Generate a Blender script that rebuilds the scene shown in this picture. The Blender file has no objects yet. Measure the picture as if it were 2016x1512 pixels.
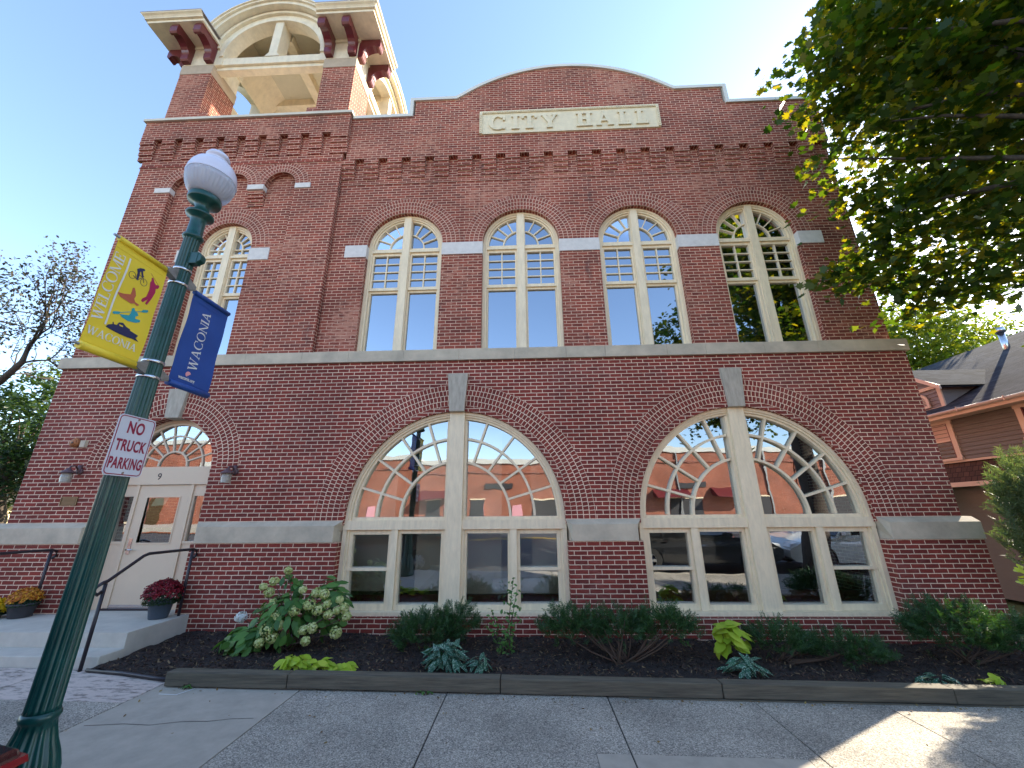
import bpy, bmesh, math, random
import numpy as np
from mathutils import Vector, Matrix
from mathutils.geometry import tessellate_polygon
PI = math.pi
R_ = math.radians
sc = bpy.context.scene
COL = sc.collection
random.seed(7)
rng = np.random.default_rng(11)

# ------------------------------------------------------------------ camera
cam_d = bpy.data.cameras.new('camera'); cam = bpy.data.objects.new('camera', cam_d); COL.objects.link(cam)
CAMZ = 1.83
f_px, yaw, pitch, roll = 781.38, R_(2.158), R_(18.053), R_(-0.477)
cy, sy = math.cos(yaw), math.sin(yaw); cp, sp_ = math.cos(pitch), math.sin(pitch); cr, sr = math.cos(roll), math.sin(roll)
r0 = Vector((cy, sy, 0)); f0 = Vector((-sy * cp, cy * cp, sp_)); u0 = Vector((sy * sp_, -cy * sp_, cp))
right = r0 * cr + u0 * sr; up = u0 * cr - r0 * sr
cam.matrix_world = Matrix(((right.x, up.x, -f0.x, 0), (right.y, up.y, -f0.y, 0), (right.z, up.z, -f0.z, CAMZ), (0, 0, 0, 1)))
cam_d.sensor_width = 36; cam_d.lens = f_px / 2016 * 36; cam_d.clip_end = 2000; cam_d.clip_start = 0.05
sc.camera = cam

# ------------------------------------------------------------------ light
SUN_AZ, SUN_EL = R_(57.6), R_(28)          # azimuth from +Y towards +X
world = bpy.data.worlds.new('World'); sc.world = world; world.use_nodes = True
wn = world.node_tree.nodes; wl = world.node_tree.links
sky = wn.new('ShaderNodeTexSky'); sky.sky_type = 'NISHITA'; sky.sun_disc = False
sky.sun_elevation = SUN_EL; sky.sun_rotation = SUN_AZ
sky.air_density = 1.0; sky.dust_density = 0.35; sky.ozone_density = 2.2
bg = wn['Background']; bg.inputs[1].default_value = 0.13
wb = wn.new('ShaderNodeMix'); wb.data_type = 'RGBA'; wb.blend_type = 'MULTIPLY'; wb.inputs[0].default_value = 1
wb.inputs[7].default_value = (1.05, 1.0, 0.97, 1); wl.new(sky.outputs[0], wb.inputs[6]); wl.new(wb.outputs[2], bg.inputs[0])
sun_d = bpy.data.lights.new('sun', 'SUN'); sun = bpy.data.objects.new('sun', sun_d); COL.objects.link(sun)
S = Vector((math.sin(SUN_AZ) * math.cos(SUN_EL), math.cos(SUN_AZ) * math.cos(SUN_EL), math.sin(SUN_EL)))
sun.rotation_euler = S.to_track_quat('Z', 'Y').to_euler()
sun_d.energy = 4.0; sun_d.angle = R_(0.55); sun_d.color = (1.0, 0.88, 0.70)
sc.view_settings.view_transform = 'Standard'; sc.view_settings.look = 'None'
sc.view_settings.exposure = 2.05; sc.view_settings.gamma = 1
sc.cycles.max_bounces = 10; sc.cycles.transparent_max_bounces = 16

# ------------------------------------------------------------------ materials
def mat(name, col=(0.5, 0.5, 0.5), rough=0.7, metal=0.0, noise=0.0, nscale=8.0, bump=0.0, bscale=60.0, spec=0.5, coat=0.0, stretch=(1, 1, 1), col2=None):
    m = bpy.data.materials.new(name); m.use_nodes = True
    n = m.node_tree.nodes; l = m.node_tree.links; b = n['Principled BSDF']
    b.inputs['Base Color'].default_value = (*col, 1); b.inputs['Roughness'].default_value = rough
    b.inputs['Metallic'].default_value = metal; b.inputs['Specular IOR Level'].default_value = spec
    b.inputs['Coat Weight'].default_value = coat
    tc = n.new('ShaderNodeTexCoord'); mp = n.new('ShaderNodeMapping'); l.new(tc.outputs['Object'], mp.inputs[0])
    mp.inputs['Scale'].default_value = stretch
    if noise or col2:
        t = n.new('ShaderNodeTexNoise'); t.inputs['Scale'].default_value = nscale; t.inputs['Detail'].default_value = 8; t.inputs['Roughness'].default_value = 0.65
        l.new(mp.outputs[0], t.inputs['Vector'])
        r = n.new('ShaderNodeValToRGB'); r.color_ramp.elements[0].position = 0.3; r.color_ramp.elements[1].position = 0.7
        a = col2 if col2 else tuple(c * (1 - noise) for c in col)
        bb = col if col2 else tuple(min(1, c * (1 + noise * 0.6)) for c in col)
        r.color_ramp.elements[0].color = (*a, 1); r.color_ramp.elements[1].color = (*bb, 1)
        l.new(t.outputs['Fac'], r.inputs[0]); l.new(r.outputs[0], b.inputs['Base Color'])
        m['ramp'] = r.name
    if bump:
        t2 = n.new('ShaderNodeTexNoise'); t2.inputs['Scale'].default_value = bscale; t2.inputs['Detail'].default_value = 6
        l.new(mp.outputs[0], t2.inputs['Vector'])
        bp = n.new('ShaderNodeBump'); bp.inputs['Strength'].default_value = bump; bp.inputs['Distance'].default_value = 0.01
        l.new(t2.outputs['Fac'], bp.inputs['Height']); l.new(bp.outputs[0], b.inputs['Normal'])
    return m

def brick_mat(name, c1, c2, mortar, bw=0.2065, rh=0.0677, ms=0.0055, offset=0.5, patch=0.0, patchcol=(0.42, 0.22, 0.19), dark=0.0, bumps=0.6):
    m = bpy.data.materials.new(name); m.use_nodes = True
    n = m.node_tree.nodes; l = m.node_tree.links; b = n['Principled BSDF']
    uv = n.new('ShaderNodeUVMap'); uv.uv_map = 'UVMap'
    # slight waviness of the joints
    nz = n.new('ShaderNodeTexNoise'); nz.inputs['Scale'].default_value = 14; nz.inputs['Detail'].default_value = 2
    l.new(uv.outputs[0], nz.inputs['Vector'])
    vs = n.new('ShaderNodeVectorMath'); vs.operation = 'SUBTRACT'; l.new(nz.outputs['Color'], vs.inputs[0]); vs.inputs[1].default_value = (0.5, 0.5, 0.5)
    vm = n.new('ShaderNodeVectorMath'); vm.operation = 'SCALE'; l.new(vs.outputs[0], vm.inputs[0]); vm.inputs['Scale'].default_value = 0.006
    va = n.new('ShaderNodeVectorMath'); va.operation = 'ADD'; l.new(uv.outputs[0], va.inputs[0]); l.new(vm.outputs[0], va.inputs[1])
    br = n.new('ShaderNodeTexBrick'); l.new(va.outputs[0], br.inputs['Vector'])
    br.offset = offset; br.squash = 1; br.inputs['Scale'].default_value = 1.0
    br.inputs['Brick Width'].default_value = bw; br.inputs['Row Height'].default_value = rh
    br.inputs['Mortar Size'].default_value = ms; br.inputs['Mortar Smooth'].default_value = 0.25; br.inputs['Bias'].default_value = 0.0
    br.inputs['Color1'].default_value = (*c1, 1); br.inputs['Color2'].default_value = (*c2, 1); br.inputs['Mortar'].default_value = (*mortar, 1)
    geo = n.new('ShaderNodeNewGeometry')
    # large tonal patches following world position
    pn = n.new('ShaderNodeTexNoise'); pn.inputs['Scale'].default_value = 0.9; pn.inputs['Detail'].default_value = 5; pn.inputs['Roughness'].default_value = 0.6
    l.new(geo.outputs['Position'], pn.inputs['Vector'])
    mr = n.new('ShaderNodeMapRange'); l.new(pn.outputs['Fac'], mr.inputs[0]); mr.inputs[1].default_value = 0.35; mr.inputs[2].default_value = 0.65
    mr.inputs[3].default_value = 0.80; mr.inputs[4].default_value = 1.15
    hv = n.new('ShaderNodeMix'); hv.data_type = 'RGBA'; hv.blend_type = 'MULTIPLY'; hv.inputs[0].default_value = 1
    l.new(br.outputs['Color'], hv.inputs[6]); l.new(mr.outputs[0], hv.inputs[7])
    last = hv.outputs[2]
    # grain inside each brick
    gn = n.new('ShaderNodeTexNoise'); gn.inputs['Scale'].default_value = 55; gn.inputs['Detail'].default_value = 6
    l.new(uv.outputs[0], gn.inputs['Vector'])
    mg = n.new('ShaderNodeMapRange'); l.new(gn.outputs['Fac'], mg.inputs[0]); mg.inputs[1].default_value = 0.3; mg.inputs[2].default_value = 0.7; mg.inputs[3].default_value = 0.82; mg.inputs[4].default_value = 1.18
    h2 = n.new('ShaderNodeMix'); h2.data_type = 'RGBA'; h2.blend_type = 'MULTIPLY'; h2.inputs[0].default_value = 1
    l.new(last, h2.inputs[6]); l.new(mg.outputs[0], h2.inputs[7]); last = h2.outputs[2]
    if patch:     # pale worn bricks: brick-sized mask x cloudy mask
        wn_ = n.new('ShaderNodeTexNoise'); wn_.inputs['Scale'].default_value = 1.0; wn_.inputs['Detail'].default_value = 3
        mp = n.new('ShaderNodeMapping'); mp.inputs['Scale'].default_value = (7, 22, 1); l.new(uv.outputs[0], mp.inputs[0]); l.new(mp.outputs[0], wn_.inputs['Vector'])
        big = n.new('ShaderNodeTexNoise'); big.inputs['Scale'].default_value = 0.75; big.inputs['Detail'].default_value = 4
        l.new(geo.outputs['Position'], big.inputs['Vector'])
        ad = n.new('ShaderNodeMath'); ad.operation = 'ADD'; l.new(wn_.outputs['Fac'], ad.inputs[0]); l.new(big.outputs['Fac'], ad.inputs[1])
        mk = n.new('ShaderNodeMapRange'); l.new(ad.outputs[0], mk.inputs[0]); mk.inputs[1].default_value = 1.06; mk.inputs[2].default_value = 1.24; mk.inputs[3].default_value = 0; mk.inputs[4].default_value = patch
        pm = n.new('ShaderNodeMix'); pm.data_type = 'RGBA'; l.new(mk.outputs[0], pm.inputs[0]); l.new(last, pm.inputs[6]); pm.inputs[7].default_value = (*patchcol, 1); last = pm.outputs[2]
    if dark:      # soot stains with a shape of their own
        dn = n.new('ShaderNodeTexNoise'); dn.inputs['Scale'].default_value = 1.3; dn.inputs['Detail'].default_value = 8; dn.inputs['Roughness'].default_value = 0.7
        mpd = n.new('ShaderNodeMapping'); mpd.inputs['Location'].default_value = (5.3, 1.2, 8.8); mpd.inputs['Scale'].default_value = (1.5, 1.5, 0.5); l.new(geo.outputs['Position'], mpd.inputs[0]); l.new(mpd.outputs[0], dn.inputs['Vector'])
        mk2 = n.new('ShaderNodeMapRange'); l.new(dn.outputs['Fac'], mk2.inputs[0]); mk2.inputs[1].default_value = 0.60; mk2.inputs[2].default_value = 0.72; mk2.inputs[3].default_value = 0; mk2.inputs[4].default_value = dark
        dm = n.new('ShaderNodeMix'); dm.data_type = 'RGBA'; l.new(mk2.outputs[0], dm.inputs[0]); l.new(last, dm.inputs[6]); dm.inputs[7].default_value = (0.06, 0.045, 0.045, 1); last = dm.outputs[2]
    l.new(last, b.inputs['Base Color']); b.inputs['Roughness'].default_value = 0.85; b.inputs['Specular IOR Level'].default_value = 0.25
    inv = n.new('ShaderNodeMath'); inv.operation = 'SUBTRACT'; inv.inputs[0].default_value = 1; l.new(br.outputs['Fac'], inv.inputs[1])
    a2 = n.new('ShaderNodeMath'); a2.operation = 'MULTIPLY_ADD'; l.new(gn.outputs['Fac'], a2.inputs[0]); a2.inputs[1].default_value = 0.35; l.new(inv.outputs[0], a2.inputs[2])
    bp = n.new('ShaderNodeBump'); bp.inputs['Strength'].default_value = bumps; bp.inputs['Distance'].default_value = 0.006
    l.new(a2.outputs[0], bp.inputs['Height']); l.new(bp.outputs[0], b.inputs['Normal'])
    return m

def leaf_mat(name, cols, trans=0.5, rough=0.45, spots=None, tcol=None):
    m = bpy.data.materials.new(name); m.use_nodes = True
    n = m.node_tree.nodes; l = m.node_tree.links; b = n['Principled BSDF']
    g = n.new('ShaderNodeNewGeometry'); r = n.new('ShaderNodeValToRGB')
    els = r.color_ramp.elements
    while len(els) < len(cols): els.new(0.5)
    for i, c in enumerate(cols):
        els[i].position = i / (len(cols) - 1); els[i].color = (*c, 1)
    l.new(g.outputs['Random Per Island'], r.inputs[0]); last = r.outputs[0]
    if spots:
        tc = n.new('ShaderNodeTexCoord'); v = n.new('ShaderNodeTexVoronoi'); v.inputs['Scale'].default_value = 75
        l.new(tc.outputs['Object'], v.inputs['Vector'])
        mr = n.new('ShaderNodeMapRange'); l.new(v.outputs['Distance'], mr.inputs[0]); mr.inputs[1].default_value = 0.25; mr.inputs[2].default_value = 0.38; mr.inputs[3].default_value = 1; mr.inputs[4].default_value = 0
        mx = n.new('ShaderNodeMix'); mx.data_type = 'RGBA'; l.new(mr.outputs[0], mx.inputs[0]); l.new(last, mx.inputs[6]); mx.inputs[7].default_value = (*spots, 1); last = mx.outputs[2]
    l.new(last, b.inputs['Base Color']); b.inputs['Roughness'].default_value = rough; b.inputs['Specular IOR Level'].default_value = 0.35
    if trans:
        t = n.new('ShaderNodeBsdfTranslucent'); mix = n.new('ShaderNodeMixShader'); mix.inputs[0].default_value = trans
        mu = n.new('ShaderNodeMix'); mu.data_type = 'RGBA'; mu.blend_type = 'MULTIPLY'; mu.inputs[0].default_value = 1
        l.new(last, mu.inputs[6]); mu.inputs[7].default_value = (*(tcol or (2.6, 2.3, 0.6)), 1)
        l.new(mu.outputs[2], t.inputs['Color'])
        l.new(b.outputs[0], mix.inputs[1]); l.new(t.outputs[0], mix.inputs[2]); l.new(mix.outputs[0], n['Material Output'].inputs[0])
    return m

def glass_mat(name, refl, tint=(0.55, 0.6, 0.6), wave=0.0):
    m = bpy.data.materials.new(name); m.use_nodes = True
    n = m.node_tree.nodes; l = m.node_tree.links; n.remove(n['Principled BSDF'])
    t = n.new('ShaderNodeBsdfTransparent'); t.inputs[0].default_value = (*tint, 1)
    g = n.new('ShaderNodeBsdfGlossy'); g.inputs['Roughness'].default_value = 0.0; g.inputs[0].default_value = (0.80, 0.87, 0.96, 1)
    lw = n.new('ShaderNodeLayerWeight'); lw.inputs[0].default_value = 0.35
    mr = n.new('ShaderNodeMapRange'); l.new(lw.outputs['Fresnel'], mr.inputs[0]); mr.inputs[3].default_value = refl; mr.inputs[4].default_value = 1.0
    mx = n.new('ShaderNodeMixShader'); l.new(mr.outputs[0], mx.inputs[0]); l.new(t.outputs[0], mx.inputs[1]); l.new(g.outputs[0], mx.inputs[2])
    if wave:
        tc = n.new('ShaderNodeTexCoord'); nz = n.new('ShaderNodeTexNoise'); nz.inputs['Scale'].default_value = 2.2; nz.inputs['Detail'].default_value = 1.5
        l.new(tc.outputs['Object'], nz.inputs['Vector']); bp = n.new('ShaderNodeBump'); bp.inputs['Strength'].default_value = wave; bp.inputs['Distance'].default_value = 0.02
        l.new(nz.outputs['Fac'], bp.inputs['Height']); l.new(bp.outputs[0], g.inputs['Normal'])
    l.new(mx.outputs[0], n['Material Output'].inputs[0])
    return m

M = {}
MORT = (0.74, 0.53, 0.38)
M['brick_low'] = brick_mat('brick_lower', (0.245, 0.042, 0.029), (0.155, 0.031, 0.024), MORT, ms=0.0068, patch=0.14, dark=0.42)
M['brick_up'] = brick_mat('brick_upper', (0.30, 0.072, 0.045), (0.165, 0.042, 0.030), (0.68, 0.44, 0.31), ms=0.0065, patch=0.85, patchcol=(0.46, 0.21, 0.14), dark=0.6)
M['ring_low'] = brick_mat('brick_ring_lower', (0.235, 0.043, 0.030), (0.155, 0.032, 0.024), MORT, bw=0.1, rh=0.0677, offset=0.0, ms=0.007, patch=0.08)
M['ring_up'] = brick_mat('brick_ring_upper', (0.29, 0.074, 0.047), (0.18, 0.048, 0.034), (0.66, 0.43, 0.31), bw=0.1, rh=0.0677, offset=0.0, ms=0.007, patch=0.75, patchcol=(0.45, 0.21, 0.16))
M['brick_opp'] = brick_mat('brick_opposite', (0.36, 0.11, 0.06), (0.29, 0.085, 0.045), (0.45, 0.3, 0.22), patch=0.2)
M['stone'] = mat('limestone', (0.62, 0.52, 0.375), 0.85, noise=0.30, nscale=2.2, bump=0.25, bscale=90, col2=(0.38, 0.325, 0.24))
M['stone_light'] = mat('pale_limestone', (0.66, 0.62, 0.57), 0.8, noise=0.12, nscale=9, bump=0.15, bscale=120)
M['stone_key'] = mat('keystone_limestone', (0.52, 0.46, 0.36), 0.85, nscale=6, bump=0.25, bscale=90, col2=(0.33, 0.29, 0.225), stretch=(3, 3, 0.7))
M['cream'] = mat('cream_paint', (0.84, 0.69, 0.46), 0.5, noise=0.14, nscale=6, bump=0.12, bscale=50, stretch=(2.5, 2.5, 0.6))
M['cream_white'] = mat('cream_white_paint', (0.78, 0.68, 0.50), 0.55, noise=0.15, nscale=3, bump=0.15, bscale=40, stretch=(2, 2, 0.8))
M['maroon'] = mat('maroon_paint', (0.13, 0.018, 0.022), 0.3, noise=0.15, nscale=12)
M['coping'] = mat('coping_metal', (0.66, 0.64, 0.56), 0.45, noise=0.08, nscale=2)
M['tan'] = mat('tan_stone_cap', (0.44, 0.34, 0.24), 0.8, noise=0.12, nscale=6)
M['panel'] = mat('terracotta_panel', (0.74, 0.64, 0.44), 0.75, noise=0.12, nscale=7, bump=0.15)
M['door'] = mat('door_paint', (0.70, 0.55, 0.38), 0.5, noise=0.04, nscale=3)
M['glass_up'] = glass_mat('upper_glass', 0.46, (0.35, 0.38, 0.4), wave=0.03)
M['glass_lo'] = glass_mat('lower_glass', 0.36, (0.90, 0.92, 0.88), wave=0.07)
M['conc'] = mat('concrete', (0.44, 0.39, 0.315), 0.85, noise=0.16, nscale=5, bump=0.2, bscale=150)
M['conc_step'] = mat('step_concrete', (0.56, 0.52, 0.44), 0.85, noise=0.14, nscale=4, bump=0.2, bscale=120)
M['asphalt'] = mat('asphalt', (0.055, 0.055, 0.058), 0.9, noise=0.2, nscale=40, bump=0.4, bscale=200)
M['green'] = mat('green_pole_paint', (0.004, 0.062, 0.052), 0.32, noise=0.25, nscale=9, spec=0.5)
M['black'] = mat('black_metal', (0.022, 0.018, 0.024), 0.4, noise=0.2, nscale=20)
M['steel'] = mat('steel', (0.62, 0.63, 0.64), 0.25, metal=1.0)
M['grey_metal'] = mat('grey_metal', (0.30, 0.30, 0.29), 0.5, metal=0.6, noise=0.3, nscale=20)
M['globe_top'] = mat('globe_frosted', (0.66, 0.66, 0.74), 0.25, noise=0.05, nscale=6)
M['sign_white'] = mat('sign_white', (0.62, 0.64, 0.70), 0.35, noise=0.03)
M['sign_red'] = mat('sign_red', (0.28, 0.015, 0.05), 0.4)
M['yellow'] = mat('banner_yellow', (0.82, 0.62, 0.035), 0.55, noise=0.05, nscale=3)
M['blue'] = mat('banner_blue', (0.012, 0.07, 0.32), 0.5, noise=0.10, nscale=5)
M['white'] = mat('print_white', (0.75, 0.76, 0.72), 0.5)
M['navy'] = mat('print_navy', (0.015, 0.02, 0.09), 0.5)
M['pink'] = mat('print_pink', (0.42, 0.012, 0.09), 0.5)
M['orange'] = mat('print_orange', (0.50, 0.12, 0.06), 0.5)
M['teal'] = mat('print_teal', (0.02, 0.33, 0.40), 0.5)
M['salmon'] = mat('print_salmon', (0.75, 0.35, 0.38), 0.5)
M['mulch'] = mat('mulch', (0.038, 0.025, 0.019), 0.95, nscale=30, bump=1.0, bscale=70, col2=(0.010, 0.007, 0.007))
M['timber'] = mat('weathered_timber', (0.17, 0.145, 0.10), 0.85, nscale=5, bump=0.5, bscale=30, col2=(0.065, 0.058, 0.042), stretch=(0.5, 6, 9))
M['bark'] = mat('bark', (0.10, 0.075, 0.055), 0.9, nscale=10, bump=1.0, bscale=18, col2=(0.035, 0.027, 0.022), stretch=(3, 3, 0.6))
M['plaster'] = mat('interior_backing', (0.82, 0.78, 0.62), 0.8)
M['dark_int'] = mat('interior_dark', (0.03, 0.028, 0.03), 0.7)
M['floor_int'] = mat('interior_floor', (0.10, 0.04, 0.03), 0.5)
M['blackout'] = mat('interior_blackout', (0.16, 0.19, 0.24), 0.8)
M['paper'] = mat('paper', (0.75, 0.75, 0.72), 0.7)
M['paper_green'] = mat('green_paper', (0.55, 0.72, 0.55), 0.7)
M['grass'] = mat('grass', (0.06, 0.10, 0.02), 0.9, noise=0.4, nscale=20, bump=0.5)
M['pot'] = mat('pot', (0.055, 0.075, 0.10), 0.5, noise=0.1)
M['pot_grey'] = mat('pot_grey', (0.045, 0.045, 0.05), 0.5, noise=0.1)
M['rust'] = mat('rust_bell', (0.42, 0.15, 0.05), 0.6, noise=0.25, nscale=30)
M['lantern'] = mat('lantern_metal', (0.11, 0.06, 0.065), 0.45, noise=0.2, nscale=30)
M['seeded'] = mat('seeded_glass', (0.34, 0.30, 0.24), 0.2, noise=0.2, nscale=30)
M['bronze'] = mat('bronze_plaque', (0.13, 0.075, 0.03), 0.5, metal=0.5)

def agg_mat():
    m = mat('exposed_aggregate', (0.33, 0.33, 0.34), 0.85, bump=0.5, bscale=160)
    n = m.node_tree.nodes; l = m.node_tree.links; b = n['Principled BSDF']
    tc = n.new('ShaderNodeTexCoord'); v = n.new('ShaderNodeTexVoronoi'); v.inputs['Scale'].default_value = 120
    l.new(tc.outputs['Object'], v.inputs['Vector'])
    s = n.new('ShaderNodeSeparateColor'); l.new(v.outputs['Color'], s.inputs[0])
    r = n.new('ShaderNodeValToRGB'); e = r.color_ramp.elements
    e[0].position = 0.0; e[0].color = (0.12, 0.108, 0.09, 1); e[1].position = 1.0; e[1].color = (0.62, 0.55, 0.45, 1)
    for p, c in ((0.2, (0.22, 0.20, 0.165)), (0.5, (0.34, 0.305, 0.25)), (0.8, (0.43, 0.385, 0.315))):
        x = e.new(p); x.color = (*c, 1)
    l.new(s.outputs[0], r.inputs[0])
    nz = n.new('ShaderNodeTexNoise'); nz.inputs['Scale'].default_value = 1.3; nz.inputs['Detail'].default_value = 6; l.new(tc.outputs['Object'], nz.inputs['Vector'])
    mr = n.new('ShaderNodeMapRange'); l.new(nz.outputs['Fac'], mr.inputs[0]); mr.inputs[1].default_value = 0.3; mr.inputs[2].default_value = 0.7; mr.inputs[3].default_value = 0.78; mr.inputs[4].default_value = 1.28
    mx = n.new('ShaderNodeMix'); mx.data_type = 'RGBA'; mx.blend_type = 'MULTIPLY'; mx.inputs[0].default_value = 1
    l.new(r.outputs[0], mx.inputs[6]); l.new(mr.outputs[0], mx.inputs[7]); l.new(mx.outputs[2], b.inputs['Base Color'])
    return m
M['agg'] = agg_mat()
M['worn'] = mat('worn_walk', (0.62, 0.52, 0.45), 0.9, nscale=7, bump=0.8, bscale=40, col2=(0.20, 0.165, 0.14), stretch=(1, 3, 1))
M['worn'].node_tree.nodes[M['worn']['ramp']].color_ramp.elements[0].position = 0.36; M['worn'].node_tree.nodes[M['worn']['ramp']].color_ramp.elements[1].position = 0.52

def siding_mat(name, col, pitch=0.12, axis=2):
    m = mat(name, col, 0.6, noise=0.08, nscale=3)
    n = m.node_tree.nodes; l = m.node_tree.links; b = n['Principled BSDF']
    g = n.new('ShaderNodeNewGeometry'); s = n.new('ShaderNodeSeparateXYZ'); l.new(g.outputs['Position'], s.inputs[0])
    d = n.new('ShaderNodeMath'); d.operation = 'DIVIDE'; l.new(s.outputs[axis], d.inputs[0]); d.inputs[1].default_value = pitch
    f = n.new('ShaderNodeMath'); f.operation = 'FRACT'; l.new(d.outputs[0], f.inputs[0])
    bp = n.new('ShaderNodeBump'); bp.inputs['Strength'].default_value = 1.0; bp.inputs['Distance'].default_value = 0.02; bp.invert = True
    l.new(f.outputs[0], bp.inputs['Height']); l.new(bp.outputs[0], b.inputs['Normal'])
    return m
M['siding'] = siding_mat('brown_siding', (0.15, 0.142, 0.118), 0.125)
M['siding_grey'] = siding_mat('grey_siding', (0.20, 0.18, 0.17), 0.125)
M['beadboard'] = siding_mat('beadboard', (0.66, 0.60, 0.45), 0.075, axis=0)
M['peach'] = mat('peach_trim', (0.64, 0.50, 0.38), 0.5)
M['shingle'] = brick_mat('roof_shingle', (0.040, 0.045, 0.052), (0.075, 0.082, 0.090), (0.02, 0.022, 0.026), bw=0.3, rh=0.14, ms=0.006, bumps=1.0)
M['shingle'].node_tree.nodes['Principled BSDF'].inputs['Specular IOR Level'].default_value = 0.02; M['shingle'].node_tree.nodes['Principled BSDF'].inputs['Roughness'].default_value = 1.0
M['shingle_brown'] = brick_mat('wall_shingle', (0.10, 0.055, 0.04), (0.07, 0.04, 0.03), (0.02, 0.012, 0.01), bw=0.16, rh=0.16, ms=0.008, bumps=1.0)
M['maple'] = leaf_mat('maple_leaves', [(0.013, 0.036, 0.009), (0.021, 0.052, 0.012), (0.032, 0.066, 0.013), (0.055, 0.082, 0.015), (0.13, 0.13, 0.016)], 0.48, tcol=(4.4, 3.4, 0.5))
M['far_leaf'] = leaf_mat('far_leaves', [(0.05, 0.09, 0.015), (0.09, 0.13, 0.02), (0.13, 0.15, 0.025)], 0.5)
M['dark_leaf'] = leaf_mat('dark_leaves', [(0.012, 0.030, 0.016), (0.022, 0.050, 0.022), (0.035, 0.065, 0.025)], 0.3)
M['purple_leaf'] = leaf_mat('thin_leaves', [(0.045, 0.055, 0.035), (0.06, 0.07, 0.04), (0.085, 0.055, 0.06)], 0.3, tcol=(1.4, 1.2, 0.8))
M['yew'] = leaf_mat('yew_needles', [(0.016, 0.048, 0.018), (0.028, 0.078, 0.024), (0.048, 0.115, 0.032)], 0.15)
M['juniper'] = leaf_mat('juniper_needles', [(0.05, 0.085, 0.035), (0.08, 0.12, 0.05), (0.13, 0.16, 0.07)], 0.3, tcol=(1.6, 1.6, 0.7))
M['lime'] = leaf_mat('lime_leaves', [(0.30, 0.44, 0.03), (0.42, 0.56, 0.045), (0.52, 0.60, 0.07)], 0.3, tcol=(1.3, 1.3, 0.6))
M['hyd_leaf'] = leaf_mat('hydrangea_leaves', [(0.045, 0.125, 0.028), (0.08, 0.19, 0.04), (0.12, 0.26, 0.055)], 0.25, tcol=(1.5, 1.5, 0.6))
M['hyd_flower'] = leaf_mat('hydrangea_petals', [(0.40, 0.48, 0.14), (0.58, 0.62, 0.24), (0.72, 0.72, 0.38)], 0.2, tcol=(1.0, 1.0, 0.8))
M['white_flower'] = leaf_mat('white_petals', [(0.75, 0.78, 0.72), (0.85, 0.86, 0.82)], 0.2, tcol=(1, 1, 1))
M['lungwort'] = leaf_mat('spotted_leaves', [(0.025, 0.095, 0.055), (0.045, 0.14, 0.08)], 0.1, spots=(0.40, 0.50, 0.42))
M['mum_red'] = leaf_mat('red_petals', [(0.10, 0.004, 0.012), (0.20, 0.008, 0.018), (0.28, 0.012, 0.02)], 0.1, tcol=(1, 1, 1))
M['mum_orange'] = leaf_mat('orange_petals', [(0.42, 0.10, 0.02), (0.55, 0.20, 0.02), (0.70, 0.38, 0.03)], 0.1, tcol=(1, 1, 1))
M['mum_yellow'] = leaf_mat('yellow_petals', [(0.80, 0.50, 0.01), (0.85, 0.62, 0.02)], 0.1, tcol=(1, 1, 1))
M['stem'] = mat('stem', (0.09, 0.055, 0.035), 0.8, noise=0.2)
M['chips'] = leaf_mat('wood_chips', [(0.012, 0.008, 0.008), (0.05, 0.030, 0.022), (0.08, 0.045, 0.032), (0.02, 0.014, 0.012), (0.22, 0.15, 0.08)], 0, rough=0.9)

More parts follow.
